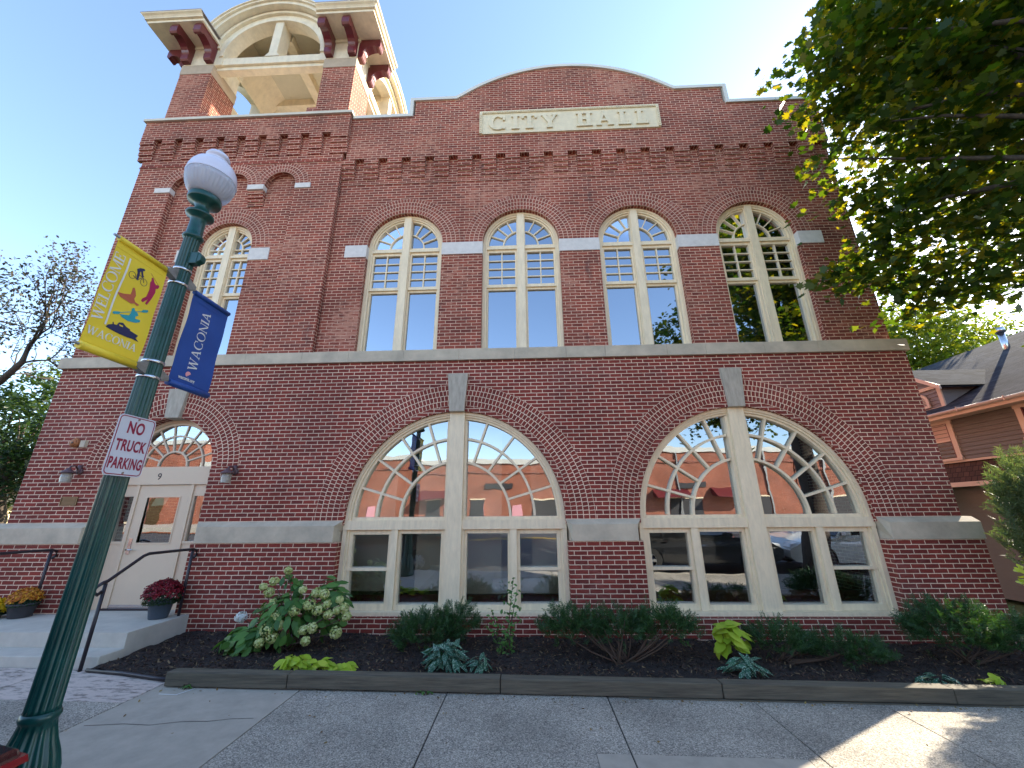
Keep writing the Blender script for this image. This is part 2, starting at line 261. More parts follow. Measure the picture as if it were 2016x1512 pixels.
# ------------------------------------------------------------------ mesh helpers
class MB:
    def __init__(s): s.v = []; s.f = []; s.uv = []; s.smooth = []
    def face(s, pts, uv=None, smooth=False):
        i = len(s.v); s.v += [tuple(p) for p in pts]; s.f.append(tuple(range(i, i + len(pts)))); s.uv.append(uv); s.smooth.append(smooth)
    def box(s, x0, x1, y0, y1, z0, z1):
        if x0 > x1: x0, x1 = x1, x0
        if y0 > y1: y0, y1 = y1, y0
        if z0 > z1: z0, z1 = z1, z0
        a = [(x0, y0, z0), (x1, y0, z0), (x1, y1, z0), (x0, y1, z0), (x0, y0, z1), (x1, y0, z1), (x1, y1, z1), (x0, y1, z1)]
        for q in ((3, 2, 1, 0), (4, 5, 6, 7), (0, 1, 5, 4), (1, 2, 6, 5), (2, 3, 7, 6), (3, 0, 4, 7)):
            s.face([a[k] for k in q])
        return s
    def prism(s, poly, d0, d1, holes=(), axis='y', caps=True, sides=True):
        """poly in the plane across `axis`; extruded from d0 to d1"""
        def P(p, d):
            return (p[0], d, p[1]) if axis == 'y' else ((d, p[0], p[1]) if axis == 'x' else (p[0], p[1], d))
        loops = [list(poly)] + [list(h) for h in holes]
        if caps:
            flat = [p for lp in loops for p in lp]
            tri = tessellate_polygon([[Vector((p[0], p[1], 0)) for p in lp] for lp in loops])
            for t in tri:
                a, b, c = (flat[k] for k in t)
                ar = (b[0] - a[0]) * (c[1] - a[1]) - (c[0] - a[0]) * (b[1] - a[1])
                if abs(ar) < 1e-9: continue
                if ar < 0: b, c = c, b
                fr = [a, b, c]
                if axis == 'y': s.face([P(q, d0) for q in fr]); s.face([P(q, d1) for q in reversed(fr)])
                else: s.face([P(q, d1) for q in fr]); s.face([P(q, d0) for q in reversed(fr)])
        if sides:
            for li, lp in enumerate(loops):
                area = sum(lp[i][0] * lp[(i + 1) % len(lp)][1] - lp[(i + 1) % len(lp)][0] * lp[i][1] for i in range(len(lp)))
                ccw = area > 0
                acc = 0
                for i in range(len(lp)):
                    a, b = lp[i], lp[(i + 1) % len(lp)]
                    L = math.hypot(b[0] - a[0], b[1] - a[1])
                    vert = abs(b[0] - a[0]) < 1e-4
                    u0, u1 = (a[1], b[1]) if vert else (acc, acc + L)
                    q = [P(a, d0), P(b, d0), P(b, d1), P(a, d1)]; uv = [(d0, u0), (d0, u1), (d1, u1), (d1, u0)]
                    flip = (not ccw) ^ (li > 0) ^ (axis != 'y')
                    if flip: q.reverse(); uv.reverse()
                    s.face(q, uv); acc += L
        return s
    def arc(s, cx, cz, r0, r1, a0, a1, y0, y1, n=24, sx=1.0):
        pts = [(cx + sx * r1 * math.cos(a0 + (a1 - a0) * i / n), cz + r1 * math.sin(a0 + (a1 - a0) * i / n)) for i in range(n + 1)]
        pin = [(cx + sx * r0 * math.cos(a0 + (a1 - a0) * i / n), cz + r0 * math.sin(a0 + (a1 - a0) * i / n)) for i in range(n + 1)]
        for i in range(n):
            s.face([(pin[i][0], y0, pin[i][1]), (pts[i][0], y0, pts[i][1]), (pts[i + 1][0], y0, pts[i + 1][1]), (pin[i + 1][0], y0, pin[i + 1][1])])
            s.face([(pin[i + 1][0], y1, pin[i + 1][1]), (pts[i + 1][0], y1, pts[i + 1][1]), (pts[i][0], y1, pts[i][1]), (pin[i][0], y1, pin[i][1])])
            s.face([(pts[i][0], y0, pts[i][1]), (pts[i][0], y1, pts[i][1]), (pts[i + 1][0], y1, pts[i + 1][1]), (pts[i + 1][0], y0, pts[i + 1][1])])
            s.face([(pin[i + 1][0], y0, pin[i + 1][1]), (pin[i + 1][0], y1, pin[i + 1][1]), (pin[i][0], y1, pin[i][1]), (pin[i][0], y0, pin[i][1])])
        for i in (0, n):
            q = [(pin[i][0], y0, pin[i][1]), (pin[i][0], y1, pin[i][1]), (pts[i][0], y1, pts[i][1]), (pts[i][0], y0, pts[i][1])]
            s.face(q if i == 0 else q[::-1])
        return s
    def ring(s, cx, cz, r0, y, depth, a0=0, a1=PI, nring=4, rd=0.0988, n=60):
        """rings of header bricks, front sheet with matching UVs"""
        for k in range(nring):
            ra, rb = r0 + k * rd, r0 + (k + 1) * rd
            cnt = round((a1 - a0) * (ra + rb) / 2 / 0.0677)
            for i in range(n):
                t0, t1 = a0 + (a1 - a0) * i / n, a0 + (a1 - a0) * (i + 1) / n
                q = [(cx + ra * math.cos(t0), y, cz + ra * math.sin(t0)), (cx + rb * math.cos(t0), y, cz + rb * math.sin(t0)), (cx + rb * math.cos(t1), y, cz + rb * math.sin(t1)), (cx + ra * math.cos(t1), y, cz + ra * math.sin(t1))]
                v0, v1 = i / n * cnt * 0.0677, (i + 1) / n * cnt * 0.0677
                off = k * 0.1 + 0.3
                s.face(q, [(off, v0 + k * 6.77), (off + 0.1, v0 + k * 6.77), (off + 0.1, v1 + k * 6.77), (off, v1 + k * 6.77)])
        for (r, fl) in ((r0, 1), (r0 + nring * rd, 0)):
            cnt = round((a1 - a0) * r / 0.0677)
            for i in range(n):
                t0, t1 = a0 + (a1 - a0) * i / n, a0 + (a1 - a0) * (i + 1) / n
                q = [(cx + r * math.cos(t0), y, cz + r * math.sin(t0)), (cx + r * math.cos(t1), y, cz + r * math.sin(t1)), (cx + r * math.cos(t1), y + depth, cz + r * math.sin(t1)), (cx + r * math.cos(t0), y + depth, cz + r * math.sin(t0))]
                v0, v1 = i / n * cnt * 0.0677, (i + 1) / n * cnt * 0.0677
                uv = [(0.3, v0), (0.3, v1), (0.3 + depth, v1), (0.3 + depth, v0)]
                s.face(q, uv)
        return s
    def tube(s, pts, rad, n=8, cap=True):
        pts = [Vector(p) for p in pts]
        if not hasattr(rad, '__len__'): rad = [rad] * len(pts)
        rings = []; ref = Vector((0, 0, 1))
        for i, p in enumerate(pts):
            d = (pts[min(i + 1, len(pts) - 1)] - pts[max(i - 1, 0)]).normalized()
            r = ref if abs(d.dot(ref)) < 0.95 else Vector((0, 1, 0))
            a = d.cross(r).normalized(); b = a.cross(d).normalized()
            rings.append([p + (a * math.cos(2 * PI * k / n) + b * math.sin(2 * PI * k / n)) * rad[i] for k in range(n)])
        base = len(s.v)
        for rg in rings: s.v += [tuple(q) for q in rg]
        for i in range(len(rings) - 1):
            for k in range(n):
                s.f.append((base + i * n + k, base + i * n + (k + 1) % n, base + (i + 1) * n + (k + 1) % n, base + (i + 1) * n + k)); s.uv.append(None); s.smooth.append(True)
        if cap:
            s.f.append(tuple(base + k for k in range(n))[::-1]); s.uv.append(None); s.smooth.append(False)
            s.f.append(tuple(base + (len(rings) - 1) * n + k for k in range(n))); s.uv.append(None); s.smooth.append(False)
        return s
    def lathe(s, cx, cy_, prof, n=32, flute=None):
        base = len(s.v)
        for (r, z, *fl) in prof:
            amp = fl[0] if fl else 0
            for k in range(n):
                a = 2 * PI * k / n
                rr = r * (1 - amp * (0.5 - 0.5 * math.cos(a * (flute or 16))))
                s.v.append((cx + rr * math.cos(a), cy_ + rr * math.sin(a), z))
        for i in range(len(prof) - 1):
            for k in range(n):
                s.f.append((base + i * n + k, base + i * n + (k + 1) % n, base + (i + 1) * n + (k + 1) % n, base + (i + 1) * n + k)); s.uv.append(None); s.smooth.append(True)
        s.f.append(tuple(base + k for k in range(n))[::-1]); s.uv.append(None); s.smooth.append(False)
        s.f.append(tuple(base + (len(prof) - 1) * n + k for k in range(n))); s.uv.append(None); s.smooth.append(False)
        return s

def set_tags(o, label=None, cat=None, group=None, kind=None):
    if label: o['label'] = label
    if cat: o['category'] = cat
    if group: o['group'] = group
    if kind: o['kind'] = kind
    return o

def build(name, mb, material, parent=None, uvmap=False, weld=False, bevel=0.0, **tags):
    me = bpy.data.meshes.new(name); me.from_pydata(mb.v, [], mb.f)
    me.update()
    if uvmap:
        uvl = me.uv_layers.new(name='UVMap'); co = [v.co for v in me.vertices]; k = 0
        data = uvl.data
        for p, uv in zip(me.polygons, mb.uv):
            nrm = p.normal
            for j, li in enumerate(p.loop_indices):
                if uv is not None: data[li].uv = uv[j]
                else:
                    c = co[me.loops[li].vertex_index]
                    ax = max(range(3), key=lambda i: abs(nrm[i]))
                    data[li].uv = (c.x + 0.02, c.z - 1.735 + 0.0677 * 60) if ax == 1 else ((c.y + 0.05, c.z - 1.735 + 0.0677 * 60) if ax == 0 else (c.x, c.y))
    me.polygons.foreach_set('use_smooth', mb.smooth)
    if weld or bevel:
        bm = bmesh.new(); bm.from_mesh(me); bmesh.ops.remove_doubles(bm, verts=bm.verts, dist=1e-5); bmesh.ops.recalc_face_normals(bm, faces=bm.faces); bm.to_mesh(me); bm.free()
    me.materials.append(material)
    o = bpy.data.objects.new(name, me); COL.objects.link(o)
    if bevel:
        b = o.modifiers.new('bevel', 'BEVEL'); b.width = bevel; b.segments = 2; b.limit_method = 'ANGLE'
    if parent is not None:
        o.parent = parent; o.matrix_parent_inverse = parent.matrix_world.inverted()
    set_tags(o, **tags)
    return o

def thing(name, loc, label, cat, group=None):
    o = bpy.data.objects.new(name, None); COL.objects.link(o); o.location = loc; o.empty_display_size = 0.2
    o.matrix_world = Matrix.Translation(Vector(loc))
    return set_tags(o, label, cat, group)

def dup(root, offset, label=None, group=None):
    r = root.copy(); COL.objects.link(r); r.location = root.location + Vector(offset)
    if label: r['label'] = label
    if group: r['group'] = group
    for ch in list(root.children):
        c = ch.copy(); COL.objects.link(c); c.parent = r
        for g in list(ch.children):
            d = g.copy(); COL.objects.link(d); d.parent = c
    return r

def arcpts(cx, cz, r, a0, a1, n): return [(cx + r * math.cos(a0 + (a1 - a0) * i / n), cz + r * math.sin(a0 + (a1 - a0) * i / n)) for i in range(n + 1)]
def arch_hole(cx, r, spring, bottom, n=40, rl=None):
    rl = rl or r
    h = [(cx + rl, bottom), (cx + rl, spring)] if rl == r else [(cx + rl, bottom), (cx + rl, spring - 0.001), (cx + r, spring)]
    h = h[:-1] + arcpts(cx, spring, r, 0, PI, n)
    if rl != r: h += [(cx - rl, spring - 0.001)]
    return h + [(cx - rl, bottom)]
# ---------------------------------------------------------------- glyphs (serif capitals)
def ell(cx, cz, rx, rz, tx, tz, a0, a1, n=14):
    out = []
    for i in range(n):
        t0, t1 = a0 + (a1 - a0) * i / n, a0 + (a1 - a0) * (i + 1) / n
        out.append([(cx + rx * math.cos(t0), cz + rz * math.sin(t0)), (cx + rx * math.cos(t1), cz + rz * math.sin(t1)), (cx + (rx - tx) * math.cos(t1), cz + (rz - tz) * math.sin(t1)), (cx + (rx - tx) * math.cos(t0), cz + (rz - tz) * math.sin(t0))])
    return out
def glyph(ch, t=0.15, s=0.07, f=0.08):
    def bx(x0, x1, z0, z1): return [(x0, z0), (x1, z0), (x1, z1), (x0, z1)]
    def st(x0, z0, x1, z1, w): return [(x0 - w / 2, z0), (x0 + w / 2, z0), (x1 + w / 2, z1), (x1 - w / 2, z1)]
    b, e = s, 1 - s
    def sf(x, w, top): return bx(x - w, x + w, e if top else 0, 1 if top else b)
    if ch == 'I': return [bx(f, f + t, b, e), bx(0, 2 * f + t, 0, b), bx(0, 2 * f + t, e, 1)], 2 * f + t
    if ch == 'L': return [bx(f, f + t, b, e), bx(0, 0.66, 0, b), bx(0, 2 * f + t, e, 1), bx(0.66 - s, 0.66, b, 0.28)], 0.68
    if ch == 'E': return [bx(f, f + t, b, e), bx(0, 0.66, 0, b), bx(0, 0.64, e, 1), bx(0.66 - s, 0.66, b, 0.27), bx(0.64 - s, 0.64, 0.75, e), bx(f + t, 0.45, 0.48, 0.48 + s), bx(0.45, 0.45 + s * 0.8, 0.38, 0.65)], 0.68
    if ch == 'T': return [bx(0.4 - t / 2, 0.4 + t / 2, b, e), bx(0, 0.8, e, 1), bx(0, s, 0.74, e), bx(0.8 - s, 0.8, 0.74, e), bx(0.4 - t / 2 - f, 0.4 + t / 2 + f, 0, b)], 0.8
    if ch == 'H': return [bx(f, f + t, b, e), bx(0.85 - f - t, 0.85 - f, b, e), bx(0, 2 * f + t, 0, b), bx(0, 2 * f + t, e, 1), bx(0.85 - 2 * f - t, 0.85, 0, b), bx(0.85 - 2 * f - t, 0.85, e, 1), bx(f + t, 0.85 - f - t, 0.46, 0.46 + max(s, 0.1))], 0.85
    if ch == 'Y': return [bx(0.44 - t / 2, 0.44 + t / 2, b, 0.45), st(0.42, 0.42, 0.16, e, t), st(0.48, 0.42, 0.72, e, s * 1.3), sf(0.16, 0.16, 1), sf(0.72, 0.15, 1), sf(0.44, 0.15, 0)], 0.88
    if ch == 'A': return [st(0.14, b, 0.44, 1, s * 1.3), st(0.76, b, 0.44, 1, t), bx(0.24, 0.66, 0.30, 0.30 + s), sf(0.14, 0.14, 0), sf(0.76, 0.16, 0)], 0.9
    if ch == 'W': return [st(0.38, 0, 0.14, e, t), st(0.38, 0, 0.62, e, s * 1.2), st(0.86, 0, 0.62, e, t), st(0.86, 0, 1.12, e, s * 1.2), sf(0.14, 0.14, 1), sf(0.62, 0.14, 1), sf(1.12, 0.12, 1)], 1.24
    if ch == 'N': return [bx(f + 0.02, f + 0.02 + s * 1.1, b, e), bx(0.9 - f - s * 1.1, 0.9 - f, 0, e), st(0.9 - f - t / 2, 0, f + 0.06, e, t), sf(0.12, 0.12, 0), sf(0.1, 0.1, 1), sf(0.9 - f - 0.02, 0.12, 1)], 0.9
    if ch == 'M': return [bx(f + 0.02, f + 0.02 + s * 1.1, b, e), bx(1.1 - f - t, 1.1 - f, b, e), st(0.54, 0.05, 0.16, e, t * 0.9), st(0.54, 0.05, 0.92, e, s * 1.2), sf(0.12, 0.12, 0), sf(0.98, 0.14, 0), sf(0.12, 0.12, 1), sf(0.98, 0.14, 1)], 1.12
    if ch == 'O': return ell(0.48, 0.5, 0.48, 0.52, t, s * 0.8, 0, 2 * PI, 28), 0.96
    if ch == 'C': return ell(0.48, 0.5, 0.48, 0.52, t, s * 0.8, R_(48), R_(312), 20) + [bx(0.74, 0.74 + s, 0.66, 0.98), bx(0.74, 0.74 + s, 0.03, 0.25)], 0.86
    return [], 0.45
def text_polys(txt, gap=0.12, **k):
    out = []; x = 0
    for c in txt:
        g, w = glyph(c, **k); out += [[(p[0] + x, p[1]) for p in poly] for poly in g]; x += w + gap
    return out, x - gap
def place_text(mb, polys, mapf, n, t0=0.0, thick=0.001, jitter=1e-4):
    """polys (u,v) -> mapf gives a 3D point; extruded along n"""
    n = Vector(n)
    for i, p in enumerate(polys):
        top = t0 + thick + (i % 7) * jitter
        a = [Vector(mapf(*q)) + n * t0 for q in p]; b = [Vector(mapf(*q)) + n * top for q in p]
        mb.face(b)
        for k in range(len(p)): mb.face([a[k], a[(k + 1) % len(p)], b[(k + 1) % len(p)], b[k]])
    return mb
def font_mesh(txt, size, offset=0.0, extrude=0.001, sx=1.0, align='CENTER', space=1.0):
    c = bpy.data.curves.new('t', 'FONT'); c.body = txt; c.size = size; c.offset = offset; c.extrude = extrude; c.align_x = align; c.space_character = space
    o = bpy.data.objects.new('t', c); COL.objects.link(o)
    dg = bpy.context.evaluated_depsgraph_get(); me = bpy.data.meshes.new_from_object(o.evaluated_get(dg))
    v = [(p.co.x * sx, p.co.y, p.co.z) for p in me.vertices]; f = [tuple(p.vertices) for p in me.polygons]
    bpy.data.objects.remove(o); bpy.data.curves.remove(c); bpy.data.meshes.remove(me)
    return v, f
def add_font(mb, txt, size, mapf, **k):
    v, f = font_mesh(txt, size, **k); base = len(mb.v)
    mb.v += [tuple(mapf(*q)) for q in v]
    for q in f: mb.f.append(tuple(base + i for i in q)); mb.uv.append(None); mb.smooth.append(False)

# ================================================================== SETTING: ground
def gz(x): return -0.0125 * x
def slab(name, x0, x1, y0, y1, m, top=0.0, thick=0.15, **k):
    mb = MB(); mb.box(x0, x1, y0, y1, top - thick, top)
    mb.v = [(x, y, z + gz(x)) for x, y, z in mb.v]
    return build(name, mb, m, kind='structure')
g = MB(); g.face([(-400, -400, -0.6), (400, -400, -0.6), (400, 400, -0.6), (-400, 400, -0.6)]); build('ground', g, M['grass'], kind='structure')
g = MB(); g.box(-120, 120, -13, 2.45, -0.5, -0.17)
g.v = [(x, y, z + max(-0.3, min(0.3, gz(x)))) for x, y, z in g.v]; build('road', g, M['asphalt'], kind='structure')
g = MB()
for k in range(-6, 7): g.box(-10 * k - 2.5, -10 * k + 2.5, -5.4, -5.28, -0.166, -0.163)
g.box(-60, 60, -5.1, -5.0, -0.166, -0.163); build('road_marking', g, mat('yellow_line', (0.6, 0.38, 0.04), 0.7), kind='structure')
slab('kerb', -25, 25, 2.45, 2.62, M['conc'], top=0.0, thick=0.3)
JX = [-16, -14.4, -12.8, -11.2, -9.6, -8.0, -6.4, -5.75, -4.11, -2.51, -0.91, 0.785, 2.27, 3.55, 5.0, 6.6, 8.2, 9.8, 11.4, 13, 16]
for i in range(len(JX) - 1):
    a, b = JX[i] + 0.007, JX[i + 1] - 0.007
    if JX[i + 1] <= -4.1:
        slab('sidewalk', a, b, 4.63, 5.45, M['worn']); slab('sidewalk', a, b, 2.625, 4.625, M['agg'])
    elif JX[i] == -4.11: slab('sidewalk', a, b, 2.625, 5.16, M['conc'])
    elif abs(JX[i] + 0.91) < 0.01:
        slab('sidewalk', a, b, 3.975, 5.16, M['agg']); slab('sidewalk', a, 0.50, 2.625, 3.97, M['agg']); slab('sidewalk', 0.505, b, 2.625, 3.97, M['conc'])
    elif abs(JX[i] - 0.785) < 0.01:
        slab('sidewalk', a, b, 3.975, 5.16, M['agg']); slab('sidewalk', a, 2.15, 2.625, 3.97, M['conc']); slab('sidewalk', 2.155, b, 2.625, 3.97, M['agg'])
    else: slab('sidewalk', a, b, 2.625, 5.16, M['agg'])
slab('sidewalk_base', -16, 16, 2.5, 5.5, M['dark_int'], top=-0.012, thick=0.3)
# hairline crack and a stroke of paint on the smooth slab
g = MB(); cr_ = [(-4.02, 4.17), (-3.7, 4.22), (-3.45, 4.21), (-3.2, 4.29), (-2.98, 4.30), (-2.8, 4.36), (-2.6, 4.38)]
for (a, b) in zip(cr_, cr_[1:]):
    g.face([(a[0], a[1] - 0.003, 0.0025 + gz(a[0])), (b[0], b[1] - 0.003, 0.0025 + gz(b[0])), (b[0], b[1] + 0.003, 0.0025 + gz(b[0])), (a[0], a[1] + 0.003, 0.0025 + gz(a[0]))])
build('pavement_crack', g, M['dark_int'], kind='structure')
g = MB()
for (a, b) in (((-3.93, 4.83), (-3.72, 4.82)), ((-3.74, 4.815), (-3.66, 4.98))):
    d = Vector((b[0] - a[0], b[1] - a[1])).normalized(); nx, ny = -d.y * 0.008, d.x * 0.008
    g.face([(a[0] - nx, a[1] - ny, 0.003 + gz(a[0])), (b[0] - nx, b[1] - ny, 0.003 + gz(b[0])), (b[0] + nx, b[1] + ny, 0.003 + gz(b[0])), (a[0] + nx, a[1] + ny, 0.003 + gz(a[0]))])
build('pavement_paint', g, M['white'], kind='structure')
slab('opposite_sidewalk', -60, 60, -16, -13, M['conc'], top=0.0, thick=0.3)

# mulch bed
def mz(x, y): # mulch surface
    base = gz(x)
    t = min(1, max(0, (y - 5.12) / 1.7))
    n = 0.018 * math.sin(7 * x + 3 * y) * math.sin(5 * y - 2 * x) + 0.012 * math.sin(17 * x) * math.cos(13 * y)
    fr = 0.095 if x > -4.0 else 0.03
    return base + fr * (1 - t) + 0.075 * t + n * 0.8
g = MB(); nx_, ny_ = 150, 24; base = 0
for i in range(nx_ + 1):
    for j in range(ny_ + 1):
        x = -5.30 + i * (7.3 + 5.30) / nx_; yf = 5.13 + max(0, -4.05 - x) * 0.185; y = yf + j * (6.85 - yf) / ny_
        g.v.append((x, y, mz(x, y) + random.uniform(-0.007, 0.007)))
for i in range(nx_):
    for j in range(ny_):
        a = i * (ny_ + 1) + j; g.f.append((a, a + ny_ + 1, a + ny_ + 2, a + 1)); g.uv.append(None); g.smooth.append(True)
build('mulch_bed', g, M['mulch'], kind='structure')
# loose chips
def chips(n):
    P = np.empty((n, 3)); P[:, 0] = rng.uniform(-5.25, 7.1, n); P[:, 1] = rng.uniform(5.15, 6.78, n)
    P = P[P[:, 1] > 5.15 + np.maximum(0, -4.05 - P[:, 0]) * 0.185]
    P[:, 2] = [mz(a, b) + 0.008 for a, b in P[:, :2]]
    return P

def leafmesh(name, C, N, size, tmpl, material, parent=None, fold=0.0, T=None, aspect=None, **tags):
    """C centres (n,3), N normals (n,3), size (n,) ; tmpl (k,2) outline ; one ngon per leaf"""
    n = len(C); k = len(tmpl); N = N / np.linalg.norm(N, axis=1, keepdims=True)
    if T is None: T = rng.normal(size=(n, 3))
    T = T - (T * N).sum(1, keepdims=True) * N; T /= np.linalg.norm(T, axis=1, keepdims=True) + 1e-9
    Bv = np.cross(N, T)
    tm = np.array(tmpl, float)
    V = C[:, None, :] + size[:, None, None] * (tm[None, :, 1:2] * T[:, None, :] + tm[None, :, 0:1] * Bv[:, None, :])
    if fold:
        V += (size[:, None, None] * (np.abs(tm[None, :, 0:1]) * fold - 0.25 * fold * (tm[None, :, 1:2]) ** 2)) * N[:, None, :]
    me = bpy.data.meshes.new(name); me.vertices.add(n * k); me.vertices.foreach_set('co', V.reshape(-1).astype(np.float32))
    me.loops.add(n * k); me.loops.foreach_set('vertex_index', np.arange(n * k, dtype=np.int32))
    me.polygons.add(n); me.polygons.foreach_set('loop_start', np.arange(0, n * k, k, dtype=np.int32)); me.polygons.foreach_set('loop_total', np.full(n, k, dtype=np.int32))
    me.update(); me.validate(); me.materials.append(material)
    o = bpy.data.objects.new(name, me); COL.objects.link(o)
    if parent is not None: o.parent = parent; o.matrix_parent_inverse = parent.matrix_world.inverted()
    return set_tags(o, **tags)
T_MAPLE = [(0, -0.35), (0.18, -0.30), (0.42, -0.38), (0.34, -0.12), (0.55, 0.10), (0.30, 0.12), (0.34, 0.36), (0.12, 0.30), (0, 0.62), (-0.12, 0.30), (-0.34, 0.36), (-0.30, 0.12), (-0.55, 0.10), (-0.34, -0.12), (-0.42, -0.38), (-0.18, -0.30)]
T_OVAL = [(0, -0.5), (0.20, -0.28), (0.27, 0.0), (0.17, 0.30), (0, 0.52), (-0.17, 0.30), (-0.27, 0.0), (-0.20, -0.28)]
T_LANCE = [(0, -0.5), (0.13, -0.2), (0.14, 0.1), (0, 0.5), (-0.14, 0.1), (-0.13, -0.2)]
T_NEEDLE = [(0.05, -0.5), (0.07, 0.1), (0, 0.5), (-0.07, 0.1), (-0.05, -0.5)]
T_CHIP = [(0.12, -0.5), (0.15, 0.45), (-0.1, 0.5), (-0.14, -0.4)]
T_PETAL = [(0.0, -0.5), (0.4, -0.2), (0.4, 0.3), (0, 0.5), (-0.4, 0.3), (-0.4, -0.2)]
Cc = chips(16000)
leafmesh('mulch_chips', Cc, rng.normal(size=(len(Cc), 3)) * 0.45 + np.array([0, 0, 1.0]), rng.uniform(0.02, 0.06, len(Cc)), T_CHIP, M['chips'], kind='stuff', label='dark bark chips lying loose on the planting bed')

LP = np.column_stack([rng.uniform(-4, 6, 150), 4.985 - np.abs(rng.normal(size=150)) * 0.10, np.zeros(150)]); LP2 = np.column_stack([rng.uniform(-5, 6, 60), rng.uniform(2.8, 4.95, 60), np.zeros(60)])
LP = np.concatenate([LP, LP2]); LP[:, 2] = -0.0125 * LP[:, 0] + 0.008
M['litter'] = leaf_mat('litter_leaf', [(0.10, 0.05, 0.02), (0.25, 0.14, 0.05), (0.35, 0.25, 0.08), (0.05, 0.035, 0.02)], 0, rough=0.9)
leafmesh('leaf_litter', LP, rng.normal(size=LP.shape) * 0.35 + np.array([0, 0, 1.0]), rng.uniform(0.012, 0.038, len(LP)), T_OVAL, M['litter'], kind='stuff', label='small dry leaves and crumbs on the pavement along the timbers')

# ================================================================== CITY HALL
hall = thing('city_hall', (-1.2, 6.9, 0), 'two-storey red brick city hall with arched windows and corner bell tower', 'building')
A1, A2, RW, SP, SB = -1.251, 3.669, 1.851, 1.735, 0.335
XR, XL = 6.84, -9.0
DC, DR = -6.50, 0.90   # door arch centre, radius
DSP = 2.655
YM = 7.0               # upper main wall plane

# --- lower storey above the water table, plane y=6.9
outer = [(XL, 1.66), (XR, 1.66), (XR, 4.56), (XL, 4.56)]
def clip_hole(cx, r, spring): return [(cx + r, 1.665)] + arcpts(cx, spring, r, 0, PI, 56) + [(cx - r, 1.665)]
mb = MB()
# split in vertical strips so every hole reaches the bottom edge of the sheet
poly = [(XL, 1.66), (DC - DR, 1.66)] + [(DC - DR, DSP)] + arcpts(DC, DSP, DR, PI, 0, 40)[1:] + [(DC + DR, 1.66)]
for a in (A1, A2): poly += [(a - RW, 1.66)] + arcpts(a, SP, RW, PI, 0, 64) + [(a + RW, 1.66)]
poly += [(XR, 1.66), (XR, 4.56), (XL, 4.56)]
mb.prism(poly, 6.9, 7.22)
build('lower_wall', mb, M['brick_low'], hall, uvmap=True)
# --- base storey, plane y=6.8, below the stone band
def poly_base(z0, z1):
    p = []
    edges = [XL - 0.12, DC - 0.93, DC + 0.93, A1 - 1.87, A1 + 1.87, A2 - 1.87, A2 + 1.87, XR + 0.12]
    return edges
E_ = poly_base(0, 0)
mb = MB()
mb.box(E_[0], E_[1], 6.8, 7.24, -0.4, 1.405); mb.box(E_[2], E_[3], 6.8, 7.24, -0.4, 1.405); mb.box(E_[4], E_[5], 6.8, 7.24, -0.4, 1.405); mb.box(E_[6], E_[7], 6.8, 7.24, -0.4, 1.405)
mb.box(E_[3], E_[4], 6.8, 7.24, -0.4, SB); mb.box(E_[5], E_[6], 6.8, 7.24, -0.4, SB); mb.box(E_[1], E_[2], 6.8, 7.24, -0.4, 0.33)
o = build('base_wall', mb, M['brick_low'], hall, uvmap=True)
# --- stone water table
def wt(x0, x1, lchamf=True, rchamf=True, endx=0):
    mb = MB(); prof = [(6.78, 1.405), (6.78, 1.655), (6.895, 1.732), (7.23, 1.732), (7.23, 1.405)]
    def px(x, y, z):
        c = 0.09 * (6.9 - y) / 0.12 if y < 6.9 else 0
        return c
    L = [(x0 + (px(0, y, z) if lchamf else 0), y, z) for y, z in prof]; Rr = [(x1 - (px(0, y, z) if rchamf else 0), y, z) for y, z in prof]
    mb.face(L[::-1]); mb.face(Rr)
    for i in range(5): mb.face([L[i], L[(i + 1) % 5], Rr[(i + 1) % 5], Rr[i]][::-1])
    return mb
for (a, b, lc, rc) in ((E_[0] - 0.02, E_[1] + 0.03, False, True), (E_[2] - 0.03, E_[3] + 0.02, True, True), (E_[4] - 0.02, E_[5] + 0.02, True, True), (E_[6] - 0.02, E_[7] + 0.02, True, False)):
    build('water_table', wt(a, b, lc, rc), M['stone'], hall, weld=True)
# --- sill course
mb = MB(); xs = [XL - 0.06, -7.9, -6.6, -5.35, -4.25, -3.35, -2.3, -1.25, -0.2, 0.75, 1.47, 2.6, 3.3, 4.35, 5.3, XR + 0.04]
for a, b in zip(xs, xs[1:]): mb.box(a + 0.002, b - 0.002, 6.845, 7.3, 4.562, 4.778)
build('sill_course', mb, M['stone'], hall)
# --- lower arch rings and keystones
for a in (A1, A2):
    mb = MB(); mb.ring(a, SP, RW + 0.1, 6.895, 0.03, nring=4, rd=0.0988, n=72); mb.ring(a, SP, RW + 0.001, 6.94, 0.2, nring=1, rd=0.0988, n=72)
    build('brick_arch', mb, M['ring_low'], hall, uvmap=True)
mb = MB(); mb.ring(DC, DSP, DR + 0.1, 6.895, 0.03, nring=4, rd=0.0988, n=56); mb.ring(DC, DSP, DR + 0.001, 6.94, 0.2, nring=1, rd=0.0988, n=56)
build('brick_arch', mb, M['ring_low'], hall, uvmap=True)
for a, zt, r in ((A1, 4.288, RW), (A2, 4.288, RW), (DC, 4.10, DR)):
    sp0 = SP if r > 1 else DSP
    zb = sp0 + r - 0.015
    mb = MB(); mb.prism([(a - 0.135, zb), (a + 0.135, zb), (a + 0.185, zt), (a - 0.185, zt)], 6.835, 7.18)
    build('keystone', mb, M['stone_key'], hall, weld=True, bevel=0.008)
